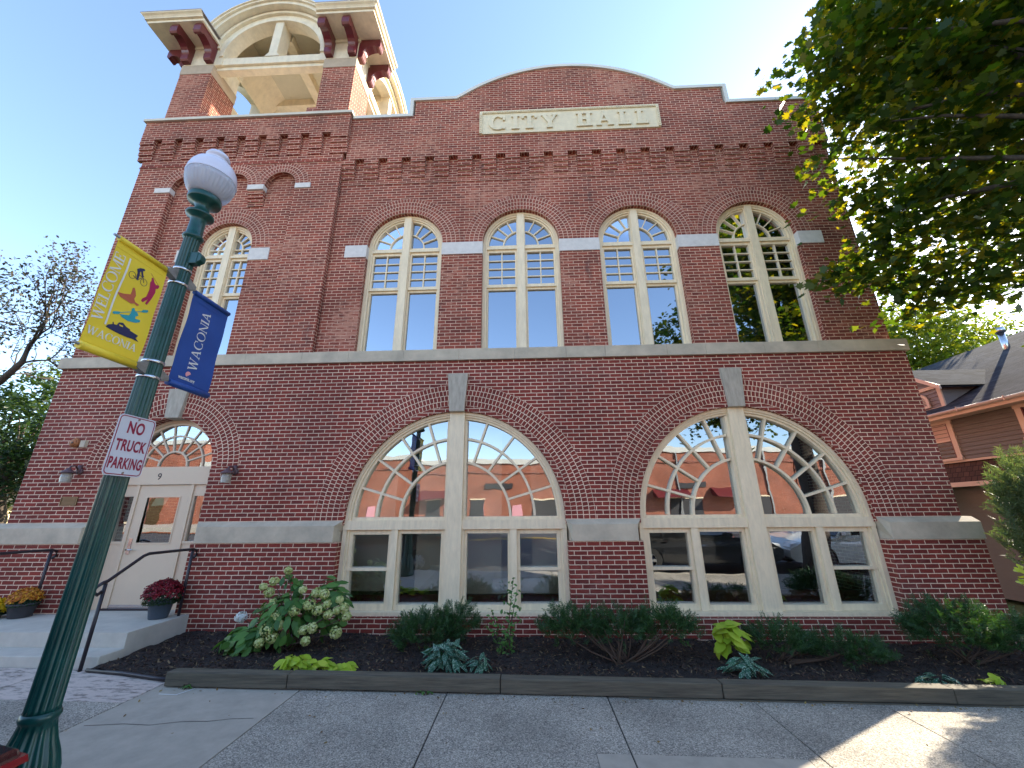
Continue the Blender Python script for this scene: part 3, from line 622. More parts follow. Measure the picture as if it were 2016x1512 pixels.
# inner recess ring needs a recess in the wall: a dark shadow gap is given by the wall thickness
# --- upper main wall, plane 7.0
US, UR, UB = 7.285, 0.805, 4.778
UC = [-2.52, -0.055, 2.377, 4.800]
TC, TR_, TSP = -6.49, 0.59, 7.42
poly = [(-4.1, UB)]
for c in UC: poly += [(c - UR, UB)] + arcpts(c, US, UR, PI, 0, 40) + [(c + UR, UB)]
poly += [(6.74, UB), (6.74, 9.60), (-4.1, 9.60)]
mb = MB(); mb.prism(poly, YM, 7.34)
build('upper_wall', mb, M['brick_up'], hall, uvmap=True)
for c in UC:
    mb = MB(); mb.ring(c, US, UR + 0.001, YM - 0.004, 0.03, nring=4, rd=0.0945, n=56); build('brick_arch', mb, M['ring_up'], hall, uvmap=True)
for a, b in ((-3.79, -3.319), (-1.721, -0.854), (0.744, 1.578), (3.176, 4.001), (5.599, 6.08)):
    mb = MB(); mb.box(a, b, YM - 0.02, 7.3, 6.985, US - 0.002); build('impost_stone', mb, M['stone_light'], hall, weld=True, bevel=0.006)
# parapet band, plane 6.9
ZN = 9.575
R3 = 3.98; cz3 = 12.25 - R3; cx3 = 1.035
hs = math.sqrt(R3 ** 2 - (11.33 - cz3) ** 2)
al = math.atan2(11.33 - cz3, hs)
arcTop = arcpts(cx3, cz3, R3, PI - al, al, 40)
top = [(-4.03, 10.84), (-2.52, 10.84), (-2.52, 11.33)] + arcTop + [(4.68, 11.33), (4.68, 10.84), (6.74, 10.84)]
poly = [(6.74, ZN), ] + top[::-1] + [(-4.03, ZN)]
mb = MB(); mb.prism(poly[::-1], 6.9, 7.34); build('parapet_wall', mb, M['brick_up'], hall, uvmap=True)
# coping ribbon along the top
mb = MB()
def ribbon(path, th, y0, y1):
    P_ = [Vector(p) for p in path]; up_ = []
    for i, p in enumerate(P_):
        d0 = (P_[i] - P_[i - 1]).normalized() if i > 0 else (P_[1] - P_[0]).normalized(); d1 = (P_[i + 1] - P_[i]).normalized() if i < len(P_) - 1 else d0
        n0 = Vector((-d0.y, d0.x)); n1 = Vector((-d1.y, d1.x)); m_ = (n0 + n1); m_ = m_ / max(0.3, m_.dot(n0)); up_.append(P_[i] + m_ * th)
    for i in range(len(P_) - 1):
        a, b, c, d = P_[i], P_[i + 1], up_[i + 1], up_[i]
        mb.face([(a.x, y0, a.y), (b.x, y0, b.y), (c.x, y0, c.y), (d.x, y0, d.y)]); mb.face([(d.x, y1, d.y), (c.x, y1, c.y), (b.x, y1, b.y), (a.x, y1, a.y)])
        mb.face([(d.x, y0, d.y), (c.x, y0, c.y), (c.x, y1, c.y), (d.x, y1, d.y)]); mb.face([(a.x, y1, a.y), (b.x, y1, b.y), (b.x, y0, b.y), (a.x, y0, a.y)])
pth = [(-3.99, 10.79), (-2.56, 10.79), (-2.56, 11.29), (cx3 - hs - 0.02, 11.29)] + arcpts(cx3, cz3, R3 - 0.035, PI - al, al, 40)[1:-1] + [(cx3 + hs + 0.02, 11.29), (4.72, 11.29), (4.72, 10.79), (6.78, 10.79)]
ribbon(pth, 0.085, 6.86, 7.38)
build('coping', mb, M['coping'], hall)
# corbels below the parapet band
def corbel_mesh(w, zb, zt, y_in, y_out, x0=0.0):
    mb = MB(); n = 4; h = (zt - zb) / n
    for k in range(n): mb.box(x0, x0 + w, y_in - (y_in - y_out) * (k + 1) / n, y_in + 0.05, zb + k * h + (0.0 if k == 0 else 0.0), zb + (k + 1) * h)
    return mb
first = None
for k in range(-2, 17):
    x0 = -2.731 + 0.538 * k + 0.207; w = 0.331
    if x0 + w > 6.74: w = 6.74 - x0
    if w < 0.05: continue
    build('corbel', corbel_mesh(w, 9.06, ZN, YM, 6.902, x0), M['brick_up'], hall, uvmap=True)
mb = corbel_mesh(0.295, 9.06, ZN, YM, 6.902, -4.107); build('corbel', mb, M['brick_up'], hall, uvmap=True)
mb = MB(); mb.box(-4.1, 6.76, 6.985, 7.03, 8.905, 8.96); build('string_course', mb, M['brick_up'], hall, uvmap=True)
# name panel
pn = MB(); PX0, PX1, PZ0, PZ1 = -0.963, 3.175, 10.135, 10.80
pn.box(PX0, PX1, 6.87, 6.95, PZ0, PZ1)
pan = build('name_panel', pn, M['panel'], hall)
fr_ = MB(); w = 0.06
fr_.box(PX0, PX1, 6.845, 6.869, PZ1 - w, PZ1); fr_.box(PX0, PX0 + w, 6.845, 6.869, PZ0 + 0.01, PZ1 - w - 0.002); fr_.box(PX1 - w, PX1, 6.845, 6.869, PZ0 + 0.01, PZ1 - w - 0.002)
k = 0
x = PX0 + 0.08
while x < PX1 - 0.08: fr_.box(x, x + 0.03, 6.832, 6.8445, PZ1 - 0.045, PZ1 - 0.012); x += 0.055
z = PZ0 + 0.05
while z < PZ1 - 0.1:
    for xx in (PX0 + 0.015, PX1 - 0.045): fr_.box(xx, xx + 0.03, 6.832, 6.8445, z, z + 0.03)
    z += 0.055
build('panel_border', fr_, M['panel'], pan)
polys = []
xpos = {'C': -0.74, 'I': -0.23, 'T': 0.02, 'Y': 0.48}
H_ = 0.42; wd = 0.50
for ch, x in (('C', -0.74), ('I', -0.22), ('T', 0.02), ('Y', 0.47), ('H', 1.27), ('A', 1.72), ('L', 2.22), ('L', 2.62)):
    let = MB(); gl, _ = glyph(ch, t=0.22, s=0.12, f=0.10)
    place_text(let, gl, lambda u, v, x=x: (x + u * wd * 0.86, 6.87, 10.22 + v * H_), (0, -1, 0), t0=0.0005, thick=0.035, jitter=0.0004)
    build('letter', let, M['panel'], pan)

# --- tower
TX0, TX1 = -8.90, -4.11
mb = MB()
# pilasters and upper field, plane 6.9, with the recessed panel between them
AC = [-7.646, -6.551, -5.456]; AR = 0.350; AZ = 8.93
mb.box(TX0, -7.996, 6.9, 7.02, UB, 10.33); mb.box(-5.106, TX1, 6.9, 7.02, UB, 10.33)
for a, b in ((-7.296, -6.901), (-6.201, -5.806)): mb.box(a, b, 6.9, 7.02, AZ, 10.33)
for c in AC:
    ap = arcpts(c, AZ, AR, PI, 0, 24)
    for (p, q) in zip(ap, ap[1:]):
        mb.face([(p[0], 6.9, p[1]), (q[0], 6.9, q[1]), (q[0], 6.9, 10.33), (p[0], 6.9, 10.33)]); mb.face([(p[0], 6.9, p[1]), (p[0], 7.02, p[1]), (q[0], 7.02, q[1]), (q[0], 6.9, q[1])])
build('tower_pilasters', mb, M['brick_up'], hall, uvmap=True)
mb = MB(); poly = [(TX0, UB), (TC - TR_, UB)] + [(TC - TR_, TSP)] + arcpts(TC, TSP, TR_, PI, 0, 36)[1:] + [(TC + TR_, UB), (TX1, UB), (TX1, 10.3), (TX0, 10.3)]
mb.prism(poly, 7.022, 7.34)
mb.box(TX0, TX0 + 0.3, 7.342, 11.6, UB, 10.9); mb.box(TX0 + 0.3, TX1, 11.3, 11.6, UB, 10.9); mb.box(TX1 - 0.3, TX1, 7.345, 11.3, 9.0, 10.9)
build('tower_wall', mb, M['brick_up'], hall, uvmap=True)
mb = MB(); mb.ring(TC, TSP, TR_ + 0.001, 7.018, 0.03, nring=4, rd=0.0945, n=44, a0=-0.0, a1=PI); build('brick_arch', mb, M['ring_up'], hall, uvmap=True)
for c in AC:
    mb = MB(); mb.ring(c, AZ, AR + 0.001, 6.896 - (0.008 if c == AC[1] else 0), 0.03, nring=3, rd=0.0955, n=32); build('brick_arch', mb, M['ring_up'], hall, uvmap=True)
for a, b in ((-8.35, -7.985), (-7.285, -6.912), (-6.19, -5.817), (-5.095, -4.745)):
    mb = MB(); mb.box(a, b, 6.875, 7.01, 8.795, 8.928); build('impost_stone', mb, M['stone_light'], hall, weld=True, bevel=0.004)
for a, b in ((-7.285, -6.912), (-6.19, -5.817)):
    mb = MB()
    for k in range(4): mb.box(a + 0.01, b - 0.01, 6.915 + 0.026 * k, 7.021, 8.79 - (k + 1) * 0.09, 8.79 - k * 0.09)
    build('corbel', mb, M['brick_up'], hall, uvmap=True)
for a, b in ((-7.52, TC - TR_ + 0.006), (TC + TR_ - 0.006, -5.46)):
    mb = MB(); mb.box(a, b, 7.0, 7.3, 7.02, 7.32); build('impost_stone', mb, M['stone_light'], hall, weld=True, bevel=0.006)
ZT = 10.315
mb = MB(); mb.box(-9.02, -4.02, 6.80, 7.02, ZT, 10.86); mb.box(-9.02, -8.6, 7.02, 11.7, ZT, 10.86); mb.box(-4.4, -4.02, 7.02, 11.7, ZT, 10.86)
build('tower_parapet', mb, M['brick_up'], hall, uvmap=True)
xs = [-8.681 + 0.5065 * k for k in range(9)]
for k in range(-1, 9):
    x0 = xs[k] + 0.20 if k >= 0 else -9.02
    w = (xs[k + 1] - x0) if k < 8 else (-4.02 - x0)
    build('corbel', corbel_mesh(w, 9.76, ZT, 6.9, 6.802, x0), M['brick_up'], hall, uvmap=True)
mb = MB()   # stepped return on the left flank
for k in range(4): mb.box(TX0 - 0.03 * (k + 1), TX0 - 0.0, 6.93 - 0.0 * k, 11.6, 9.76 + k * 0.139, 9.76 + (k + 1) * 0.139 - 0.001)
build('corbel', mb, M['brick_up'], hall, uvmap=True)
mb = MB(); mb.box(TX0 - 0.012, TX1 + 0.012, 6.885, 6.93, 9.53, 9.58); build('string_course', mb, M['brick_up'], hall, uvmap=True)
mb = MB(); mb.box(-9.07, -3.97, 6.75, 7.12, 10.862, 10.93); mb.box(-9.07, -8.5, 7.12, 11.75, 10.862, 10.93); mb.box(-4.5, -3.97, 7.12, 11.75, 10.862, 10.93); mb.box(-8.5, -4.5, 11.2, 11.75, 10.862, 10.93)
build('tower_coping', mb, mat('tower_coping_stone', (0.60, 0.55, 0.44), 0.7, noise=0.1, nscale=4), hall)
mb = MB(); mb.box(-8.6, -4.4, 7.05, 11.6, 10.6, 10.7); build('tower_deck', mb, M['coping'], hall)

# --- belfry
BX0, BX1, BY0 = -8.81, -4.19, 6.95; BW = 0.83; BY1 = BY0 + (BX1 - BX0)
cxT = (BX0 + BX1) / 2; cyT = (BY0 + BY1) / 2
belf = hall
for (x0, y0) in ((BX0, BY0), (BX1 - BW, BY0), (BX0, BY1 - BW), (BX1 - BW, BY1 - BW)):
    mb = MB(); mb.box(x0, x0 + BW, y0, y0 + BW, 10.7, 12.70)
    sx = x0 + BW if x0 == BX0 else x0 - 0.22
    mb.box(sx, sx + 0.22, y0, y0 + 0.5, 10.7, 11.33)
    p = build('belfry_pier', mb, M['brick_up'], hall, uvmap=True)
    mb = MB(); mb.box(x0 - 0.01, x0 + BW + 0.01, y0 - 0.01, y0 + BW + 0.01, 12.702, 13.02); build('pier_cap', mb, M['tan'], p)
ZS = 13.70; RO = 1.30; ZA = 13.32
def side_frame(mb):
    """one front in local x along the side (centred 0), depth into +y from 0"""
    hw = (BX1 - BX0) / 2
    # spandrel wall with arch opening
    poly = [(-hw, 13.022), (-hw + BW, 13.022), (-hw + BW, 12.78), (-RO - 0.17, 13.03), (-RO, 13.05)] + arcpts(0, ZA, RO, PI, 0, 36) + [(RO, 13.05), (RO + 0.17, 13.03), (hw - BW, 12.78), (hw - BW, 13.022), (hw, 13.022), (hw, ZS), (1.76, ZS)] + arcpts(0, ZA - 0.05, 1.80, R_(14), R_(166), 30) + [(-1.76, ZS), (-hw, ZS)]
    mb.prism(poly, 0.02, 0.30)
    mb.arc(0, ZA, RO + 0.0, RO + 0.10, 0, PI, -0.015, 0.02, 36)
    mb.arc(0, ZA, RO + 0.25, RO + 0.33, R_(12), R_(168), -0.05, 0.02, 36)
    # mullion and beams
    mb.box(-0.11, 0.11, 0.03, 0.36, 13.30, 14.65)
    mb.prism([(-0.20, 13.30), (0.20, 13.30), (0.112, 13.42), (-0.112, 13.42)], 0.025, 0.40)
    mb.box(-hw + BW - 0.1, hw - BW + 0.1, 0.04, 0.32, 13.06, 13.298)
    mb.box(-hw + BW, hw - BW, 0.10, 0.28, 12.95, 13.058)
    # vaulted eave over the arch: fascia ring and soffit
    a0 = R_(22)
    mb.arc(0, ZA - 0.05, 1.70, 1.80, a0, PI - a0, -0.20, 0.02, 36)
    mb.arc(0, ZA - 0.05, 1.802, 1.86, a0, PI - a0, -0.25, 0.02, 36)
    mb.arc(0, ZA - 0.05, 1.862, 1.89, a0, PI - a0, -0.28, 2.3, 36)
def transform_mb(mb, ang, cx, cy_):
    c, s = math.cos(ang), math.sin(ang)
    mb.v = [(cx + c * x - s * y, cy_ + s * x + c * y, z) for x, y, z in mb.v]
hwT = (BX1 - BX0) / 2
for ang in (0, PI / 2, PI, -PI / 2):
    mb = MB(); side_frame(mb)
    mb.v = [(x, y - hwT, z) for x, y, z in mb.v]; transform_mb(mb, ang, cxT, cyT)
    build('belfry_arch', mb, M['cream_white'], hall)
# ceiling
mb = MB(); mb.box(BX0 + 0.3, BX1 - 0.3, BY0 + 0.32, BY1 - 0.32, 14.72, 14.8); build('belfry_ceiling', mb, M['beadboard'], hall)
mb = MB(); mb.box(BX0 + 0.3, BX1 - 0.3, cyT - 0.12, cyT + 0.12, 14.45, 14.719); mb.box(cxT - 0.12, cxT + 0.12, BY0 + 0.42, cyT - 0.121, 14.46, 14.718); mb.box(cxT - 0.12, cxT + 0.12, cyT + 0.121, BY1 - 0.42, 14.46, 14.718)
build('ceiling_beams', mb, M['cream_white'], hall)
# corner eave blocks
OV = 0.60
for (sx, sy_) in ((-1, -1), (1, -1), (-1, 1), (1, 1)):
    x_out = cxT + sx * (hwT + OV); y_out = cyT + sy_ * (hwT + OV); x_in = cxT + sx * (hwT - 0.86); y_in = cyT + sy_ * (hwT - 0.86)
    mb = MB(); mb.box(x_in, x_out, y_in, y_out, ZS, ZS + 0.08)
    a = sorted((x_in, x_out + sx * 0.05)); b = sorted((y_in, y_out + sy_ * 0.05)); mb.box(a[0], a[1], b[0], b[1], ZS + 0.082, ZS + 0.10)
    # crown moulding with flared profile
    pr = [(0.03, 0.101), (0.04, 0.13), (0.07, 0.165), (0.11, 0.19), (0.12, 0.21)]
    for (d0, z0), (d1, z1) in zip(pr, pr[1:]):
        xa, xb = x_out + sx * d0, x_out + sx * d1; ya, yb = y_out + sy_ * d0, y_out + sy_ * d1
        mb.face([(x_in, ya, ZS + z0), (xa, ya, ZS + z0), (xb, yb, ZS + z1), (x_in, yb, ZS + z1)]); mb.face([(xa, y_in, ZS + z0), (xa, ya, ZS + z0), (xb, yb, ZS + z1), (xb, y_in, ZS + z1)])
    e = build('cornice', mb, M['cream_white'], hall)
    a = sorted((x_in, x_out + sx * 0.125)); b = sorted((y_in, y_out + sy_ * 0.125))
    mb = MB(); mb.box(a[0], a[1], b[0], b[1], ZS + 0.211, ZS + 0.23)
    xm, ym = cxT + sx * 1.3, cyT + sy_ * 1.3
    build('roof_edge', mb, mat('roof_edge_metal', (0.32, 0.27, 0.25), 0.5), e)
    # frieze moulding under the soffit
    px0 = BX0 if sx < 0 else BX1 - BW; py0 = BY0 if sy_ < 0 else BY1 - BW
    mb = MB(); mb.box(px0 - 0.035, px0 + BW + 0.035, py0 - 0.035, py0 + BW + 0.035, 13.60, ZS - 0.002); mb.box(px0 + 0.005, px0 + BW - 0.005, py0 + 0.005, py0 + BW - 0.005, 13.022, 13.598)
    build('frieze', mb, M['cream_white'], hall)
mb = MB(); mb.box(BX0 + 0.31, BX1 - 0.31, BY0 + 0.31, BY1 - 0.31, 14.82, 14.9)
cs4 = [(BX0 + .3, BY0 + .3), (BX1 - .3, BY0 + .3), (BX1 - .3, BY1 - .3), (BX0 + .3, BY1 - .3)]
for i in range(4): a, b = cs4[i], cs4[(i + 1) % 4]; mb.face([(a[0], a[1], 14.9), (b[0], b[1], 14.9), (cxT, cyT, 16.0)])
build('belfry_roof', mb, mat('roof_dark', (0.10, 0.07, 0.06), 0.8), hall)
# brackets
def bracket(w=0.19):
    """profile in (outwards d, z); extruded over w, centred"""
    pr = [(0, 13.06), (0.10, 13.06), (0.13, 13.10), (0.14, 13.24), (0.12, 13.27)]
    pr += [(0.44 - 0.30 * math.cos(R_(a)), 13.27 + 0.20 * math.sin(R_(a)) * 1.0 + 0.0) for a in range(10, 91, 16)]
    pr += [(0.46, 13.45), (0.475, 13.41), (0.53, 13.40), (0.56, 13.44), (0.565, 13.60), (0.54, ZS - 0.003), (0, ZS - 0.003)]
    return pr
def make_bracket(cx, cy_, dirx, diry):
    pr = bracket(); mb = MB(); w = 0.095
    mb.prism(pr, -w, w, axis='x')     # local: y = out, z, x = width
    v = []
    for (x, y, z) in mb.v:
        if diry: v.append((cx + x, cy_ + diry * y, z))
        else: v.append((cx + dirx * y, cy_ + x, z))
    mb.v = v
    return build('bracket', mb, M['maroon'], hall, weld=True, bevel=0.012)
for px0 in (BX0, BX1 - BW):
    for dx in (0.11, BW - 0.11): make_bracket(px0 + dx, BY0 - 0.002, 0, -1)
for py0 in (BY0, BY1 - BW):
    for dy in (0.11, BW - 0.11): make_bracket(BX1 + 0.002, py0 + dy, 1, 0); make_bracket(BX0 - 0.002, py0 + dy, -1, 0)
mb = MB(); mb.tube([(-5.0, 7.4, 14.0), (-5.0, 7.4, 17.6)], 0.035, 10); build('flag_mast', mb, M['white'], hall)
# --- body behind the facade
mb = MB(); mb.box(XR - 0.3, XR, 7.242, 22, -0.4, 4.6); mb.box(6.44, 6.74, 7.342, 22, 4.6, 10.8); mb.box(XL, XL + 0.3, 7.242, 22, -0.4, 4.77); mb.box(XL + 0.3, XR - 0.3, 21.7, 22, -0.4, 10.6); mb.box(XL + .01, XL + 0.31, 11.6, 21.7, 4.77, 10.6)
mb.box(XR + 0.002, XR + 0.12, 7.242, 22, -0.4, 1.4)
build('side_wall', mb, M['brick_low'], hall, uvmap=True)
mb = MB(); mb.box(XL + 0.3, XR - 0.3, 7.36, 21.7, 10.0, 10.1); build('roof', mb, M['asphalt'], hall)
mb = MB(); mb.box(XL + 0.3, XR - 0.3, 7.25, 21.7, 4.45, 4.56); mb.box(XL + 0.3, XR - 0.3, 7.25, 21.7, 0.05, 0.25); build('interior_floor', mb, M['floor_int'], hall)
mb = MB(); mb.box(-8.7, 6.5, 11.0, 11.1, 0.25, 4.45); mb.box(-3.4, -3.3, 7.4, 11.0, 0.25, 4.45); mb.box(0.8, 0.9, 7.4, 11.0, 0.25, 4.45)
mb.box(-3.3, -2.5, 7.7, 7.78, 0.55, 3.4); mb.box(-2.05, -1.55, 7.7, 7.78, 0.55, 3.4); mb.box(-1.2, -0.5, 7.7, 7.78, 0.5, 3.4); mb.box(0.05, 0.8, 7.7, 7.78, 0.5, 3.4)
build('interior_backing', mb, M['plaster'], hall)
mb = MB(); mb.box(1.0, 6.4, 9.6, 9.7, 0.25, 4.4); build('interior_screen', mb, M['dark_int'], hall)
mb = MB(); mb.box(-3.3, 0.8, 7.6, 7.65, 0.25, 0.5); mb.box(1.0, 6.4, 8.0, 8.1, 0.25, 0.5); build('interior_skirting', mb, mat('red_wood', (0.16, 0.035, 0.02), 0.4), hall)
mb = MB(); mb.box(XL + 0.4, XR - 0.5, 8.1, 8.2, 4.57, 9.98); build('interior_backing', mb, M['blackout'], hall)  # added blackout sheet behind the upper windows, hides the bright inside

# ------------------------------------------------------------------ windows
def seg(mb, x0, z0, x1, z1, w, y0, y1):
    d = Vector((x1 - x0, z1 - z0)).normalized(); nx, nz = -d.y * w / 2, d.x * w / 2
    mb.prism([(x0 - nx, z0 - nz), (x0 + nx, z0 + nz), (x1 + nx, z1 + nz), (x1 - nx, z1 - nz)][::-1], y0, y1)
def pane(mb, pts, y, tilt=0.0):
    zs = [p[1] for p in pts]; zc = (min(zs) + max(zs)) / 2
    mb.face([(x, y - (z - zc) * tilt, z) for x, z in pts])
def big_window(a):
    mb = MB(); gl = MB(); F = 6.965
    # curved frame, stepped
    mb.arc(a, SP, RW - 0.05, RW - 0.001, 0, PI, F, 7.16, 56); mb.arc(a, SP, RW - 0.085, RW - 0.051, 0, PI, F + 0.025, 7.16, 56); mb.arc(a, SP, RW - 0.125, RW - 0.086, 0, PI, F + 0.055, 7.16, 56)
    rg = RW - 0.125
    # transom + jambs + centre mullion
    mb.box(a - 1.869, a + 1.869, F - 0.01, 7.17, 1.585, 1.735); mb.box(a - RW + 0.126, a + RW - 0.126, F + 0.045, 7.15, 1.7355, 1.785)
    mb.box(a - 0.133, a + 0.133, F - 0.035, 7.172, SB + 0.05, SP + RW - 0.015)
    for s_ in (-1, 1):
        mb.box(a + s_ * 1.868, a + s_ * 1.80, F, 7.16, SB + 0.05, 1.584); mb.box(a + s_ * 1.799, a + s_ * 1.765, F + 0.03, 7.16, SB + 0.05, 1.584)
        mb.box(a + s_ * 0.134, a + s_ * 0.175, F + 0.02, 7.15, SB + 0.05, 1.584); mb.box(a + s_ * 0.134, a + s_ * 0.18, F + 0.03, 7.15, 1.7355, SP + 1.70)
        # sub mullion
        mb.box(a + s_ * 0.935, a + s_ * 1.045, F, 7.15, SB + 0.05, 1.584)
        # double-hung sash outside, fixed sash inside
        x0, x1 = a + s_ * 1.046, a + s_ * 1.764
        mb.box(x0, x0 + s_ * 0.05, F + 0.054, 7.118, 0.42, 1.583); mb.box(x1, x1 - s_ * 0.06, F + 0.054, 7.118, 0.42, 1.583)
        lo, hi = sorted((x0, x1)); mb.box(lo, hi, F + 0.045, 7.12, 0.385, 0.475); mb.box(lo, hi, F + 0.05, 7.12, 1.51, 1.583); mb.box(lo, hi, F + 0.04, 7.12, 0.955, 1.0)
        pane(gl, [(lo, 0.47), (hi, 0.47), (hi, 0.96), (lo, 0.96)], 7.085, 0.036); pane(gl, [(lo, 0.99), (hi, 0.99), (hi, 1.54), (lo, 1.54)], 7.075, 0.036)
        x0, x1 = a + s_ * 0.176, a + s_ * 0.934; lo, hi = sorted((x0, x1))
        mb.box(lo, lo + 0.04, F + 0.054, 7.118, 0.42, 1.583); mb.box(hi - 0.04, hi, F + 0.054, 7.118, 0.42, 1.583); mb.box(lo, hi, F + 0.045, 7.12, 0.385, 0.46); mb.box(lo, hi, F + 0.05, 7.12, 1.52, 1.583)
        pane(gl, [(lo, 0.45), (hi, 0.45), (hi, 1.55), (lo, 1.55)], 7.085, 0.036)
        # fan light
        a0, a1 = (math.asin(0.18 / 1.72), PI / 2 - math.asin(0.18 / 1.72))
        for r_ in (0.94, 1.35): mb.arc(a, SP + 0.03, r_ - 0.02, r_ + 0.02, (0.02 if s_ > 0 else PI / 2 + 0.16 * 1.2 / r_), (PI / 2 - 0.16 * 1.2 / r_ if s_ > 0 else PI - 0.02), F + 0.06, 7.13, 24)
        for k in range(1, 5):
            t = R_(18 * k); t = t if s_ > 0 else PI - t
            seg(mb, a + 0.96 * math.cos(t), SP + 0.03 + 0.96 * math.sin(t), a + (rg + 0.01) * math.cos(t), SP + (rg + 0.02) * math.sin(t), 0.036, F + 0.062, 7.128)
        pts = [(a + s_ * 0.15, SP + 0.03)] + [(a + s_ * (rg + 0.02) * math.cos(t), SP + (rg + 0.02) * math.sin(t)) for t in [R_(1) + (R_(85) - R_(1)) * i / 20 for i in range(21)]] + [(a + s_ * 0.15, SP + rg)]
        pane(gl, pts, 7.09, 0.006)
    w = build('window', mb, M['cream'], hall)
    build('glass', gl, M['glass_lo'], w)
    s = MB(); s.box(a - 1.869, a + 1.869, F - 0.10, 7.17, SB, SB + 0.049); build('sill', s, M['cream'], w)
    return w
w1 = big_window(A1); w2 = big_window(A2)
mb = MB(); mb.box(-0.62, 0.30, 7.14, 7.145, 0.60, 0.82); build('paper_notice', mb, M['paper'], w1)

def tall_window(c, r, spring, bottom, y, stilt=0.0, cols=2):
    mb = MB(); gl = MB(); F = y + 0.10
    b1 = spring - stilt
    mb.arc(c, spring, r - 0.05, r - 0.001, 0, PI, F, F + 0.2, 40); mb.arc(c, spring, r - 0.085, r - 0.051, 0, PI, F + 0.02, F + 0.2, 40); mb.arc(c, spring, r - 0.12, r - 0.086, 0, PI, F + 0.05, F + 0.2, 40)
    for s_ in (-1, 1):
        mb.box(c + s_ * (r - 0.001), c + s_ * (r - 0.05), F, F + 0.2, bottom, spring); mb.box(c + s_ * (r - 0.051), c + s_ * (r - 0.085), F + 0.02, F + 0.2, bottom, spring)
        if stilt: mb.box(c + s_ * (r - 0.086), c + s_ * (r - 0.13), F + 0.05, F + 0.2, b1, spring)
    mb.box(c - 0.075, c + 0.075, F - 0.01, F + 0.21, bottom, spring + r - 0.01)
    zt = b1 - 0.07; rg = r - 0.12
    for s_ in (-1, 1):
        lo, hi = sorted((c + s_ * 0.076, c + s_ * (r - 0.086)))
        mb.box(c + s_ * 0.076, c + s_ * 0.092, F + 0.015, F + 0.19, bottom, spring + r - 0.08)
        mb.box(lo, hi, F + 0.01, F + 0.19, zt - 0.05, zt); mb.box(lo, hi, F + 0.055, F + 0.17, zt + 0.0005, zt + 0.07)
        # upper sash
        g0, g1 = zt - 0.90 * (1.0 if r > 0.7 else 1.02), zt - 0.05
        lo2, hi2 = sorted((c + s_ * 0.093, c + s_ * (r - 0.086)))
        mb.box(lo2, lo2 + 0.036, F + 0.05, F + 0.13, g0, g1 - 0.001); mb.box(hi2 - 0.036, hi2, F + 0.05, F + 0.13, g0, g1 - 0.001); mb.box(lo2 + .0361, hi2 - .0361, F + 0.05, F + 0.13, g1 - 0.06, g1 - .001); mb.box(lo2, hi2, F + 0.045, F + 0.135, g0 - 0.055, g0 + 0.01)
        gx0, gx1 = lo2 + 0.036, hi2 - 0.036
        for k in range(1, cols): xx = gx0 + (gx1 - gx0) * k / cols; mb.box(xx - 0.012, xx + 0.012, F + 0.062, F + 0.11, g0, g1 - 0.06)
        for k in range(1, 4): zz = g0 + 0.01 + (g1 - 0.07 - g0) * k / 4; mb.box(gx0, gx1, F + 0.065, F + 0.108, zz - 0.011, zz + 0.011)
        pane(gl, [(gx0, g0), (gx1, g0), (gx1, g1 - 0.05), (gx0, g1 - 0.05)], F + 0.095, 0.0)
        # lower sash
        mb.box(lo2, lo2 + 0.03, F + 0.08, F + 0.16, bottom, g0 - 0.056); mb.box(hi2 - 0.03, hi2, F + 0.08, F + 0.16, bottom, g0 - 0.056); mb.box(lo2 + .0301, hi2 - .0301, F + 0.08, F + 0.16, bottom, bottom + 0.05); mb.box(lo2, hi2, F + 0.085, F + 0.16, g0 - 0.10, g0 - 0.0555)
        pane(gl, [(lo2 + 0.02, bottom + 0.04), (hi2 - 0.02, bottom + 0.04), (hi2 - 0.02, g0 - 0.08), (lo2 + 0.02, g0 - 0.08)], F + 0.125, 0.0)
        # fan
        ri = 0.37 * r / 0.805
        mb.arc(c, spring, ri - 0.013, ri + 0.013, (0.01 if s_ > 0 else PI / 2 + 0.28), (PI / 2 - 0.28 if s_ > 0 else PI - 0.01), F + 0.065, F + 0.13, 16)
        for t in (22, 43, 64):
            tt = R_(t) if s_ > 0 else PI - R_(t)
            seg(mb, c + (ri + 0.01) * math.cos(tt), spring + (ri + 0.01) * math.sin(tt), c + (rg + 0.01) * math.cos(tt), spring + (rg + 0.01) * math.sin(tt), 0.022, F + 0.067, F + 0.128)
        if stilt:
            mb.box(lo2, hi2, F + 0.064, F + 0.13, spring - 0.012, spring + 0.012); xx = c + s_ * ri; mb.box(xx - 0.012, xx + 0.012, F + 0.066, F + 0.127, zt + 0.07, spring - .0125)
        pts = [(c + s_ * 0.09, zt + 0.05), (c + s_ * (rg + 0.03), zt + 0.05)] + [(c + s_ * (rg + 0.03) * math.cos(t), spring + (rg + 0.03) * math.sin(t)) for t in [R_(82) * i / 16 for i in range(17)]] + [(c + s_ * 0.09, spring + rg)]
        pane(gl, pts, F + 0.10, 0.0)
    w = build('window', mb, M['cream'], hall); build('glass', gl, M['glass_up'], w); return w
for c in UC: tall_window(c, UR, US, UB, YM)
tall_window(TC, TR_, TSP, UB, 7.022, stilt=0.12)

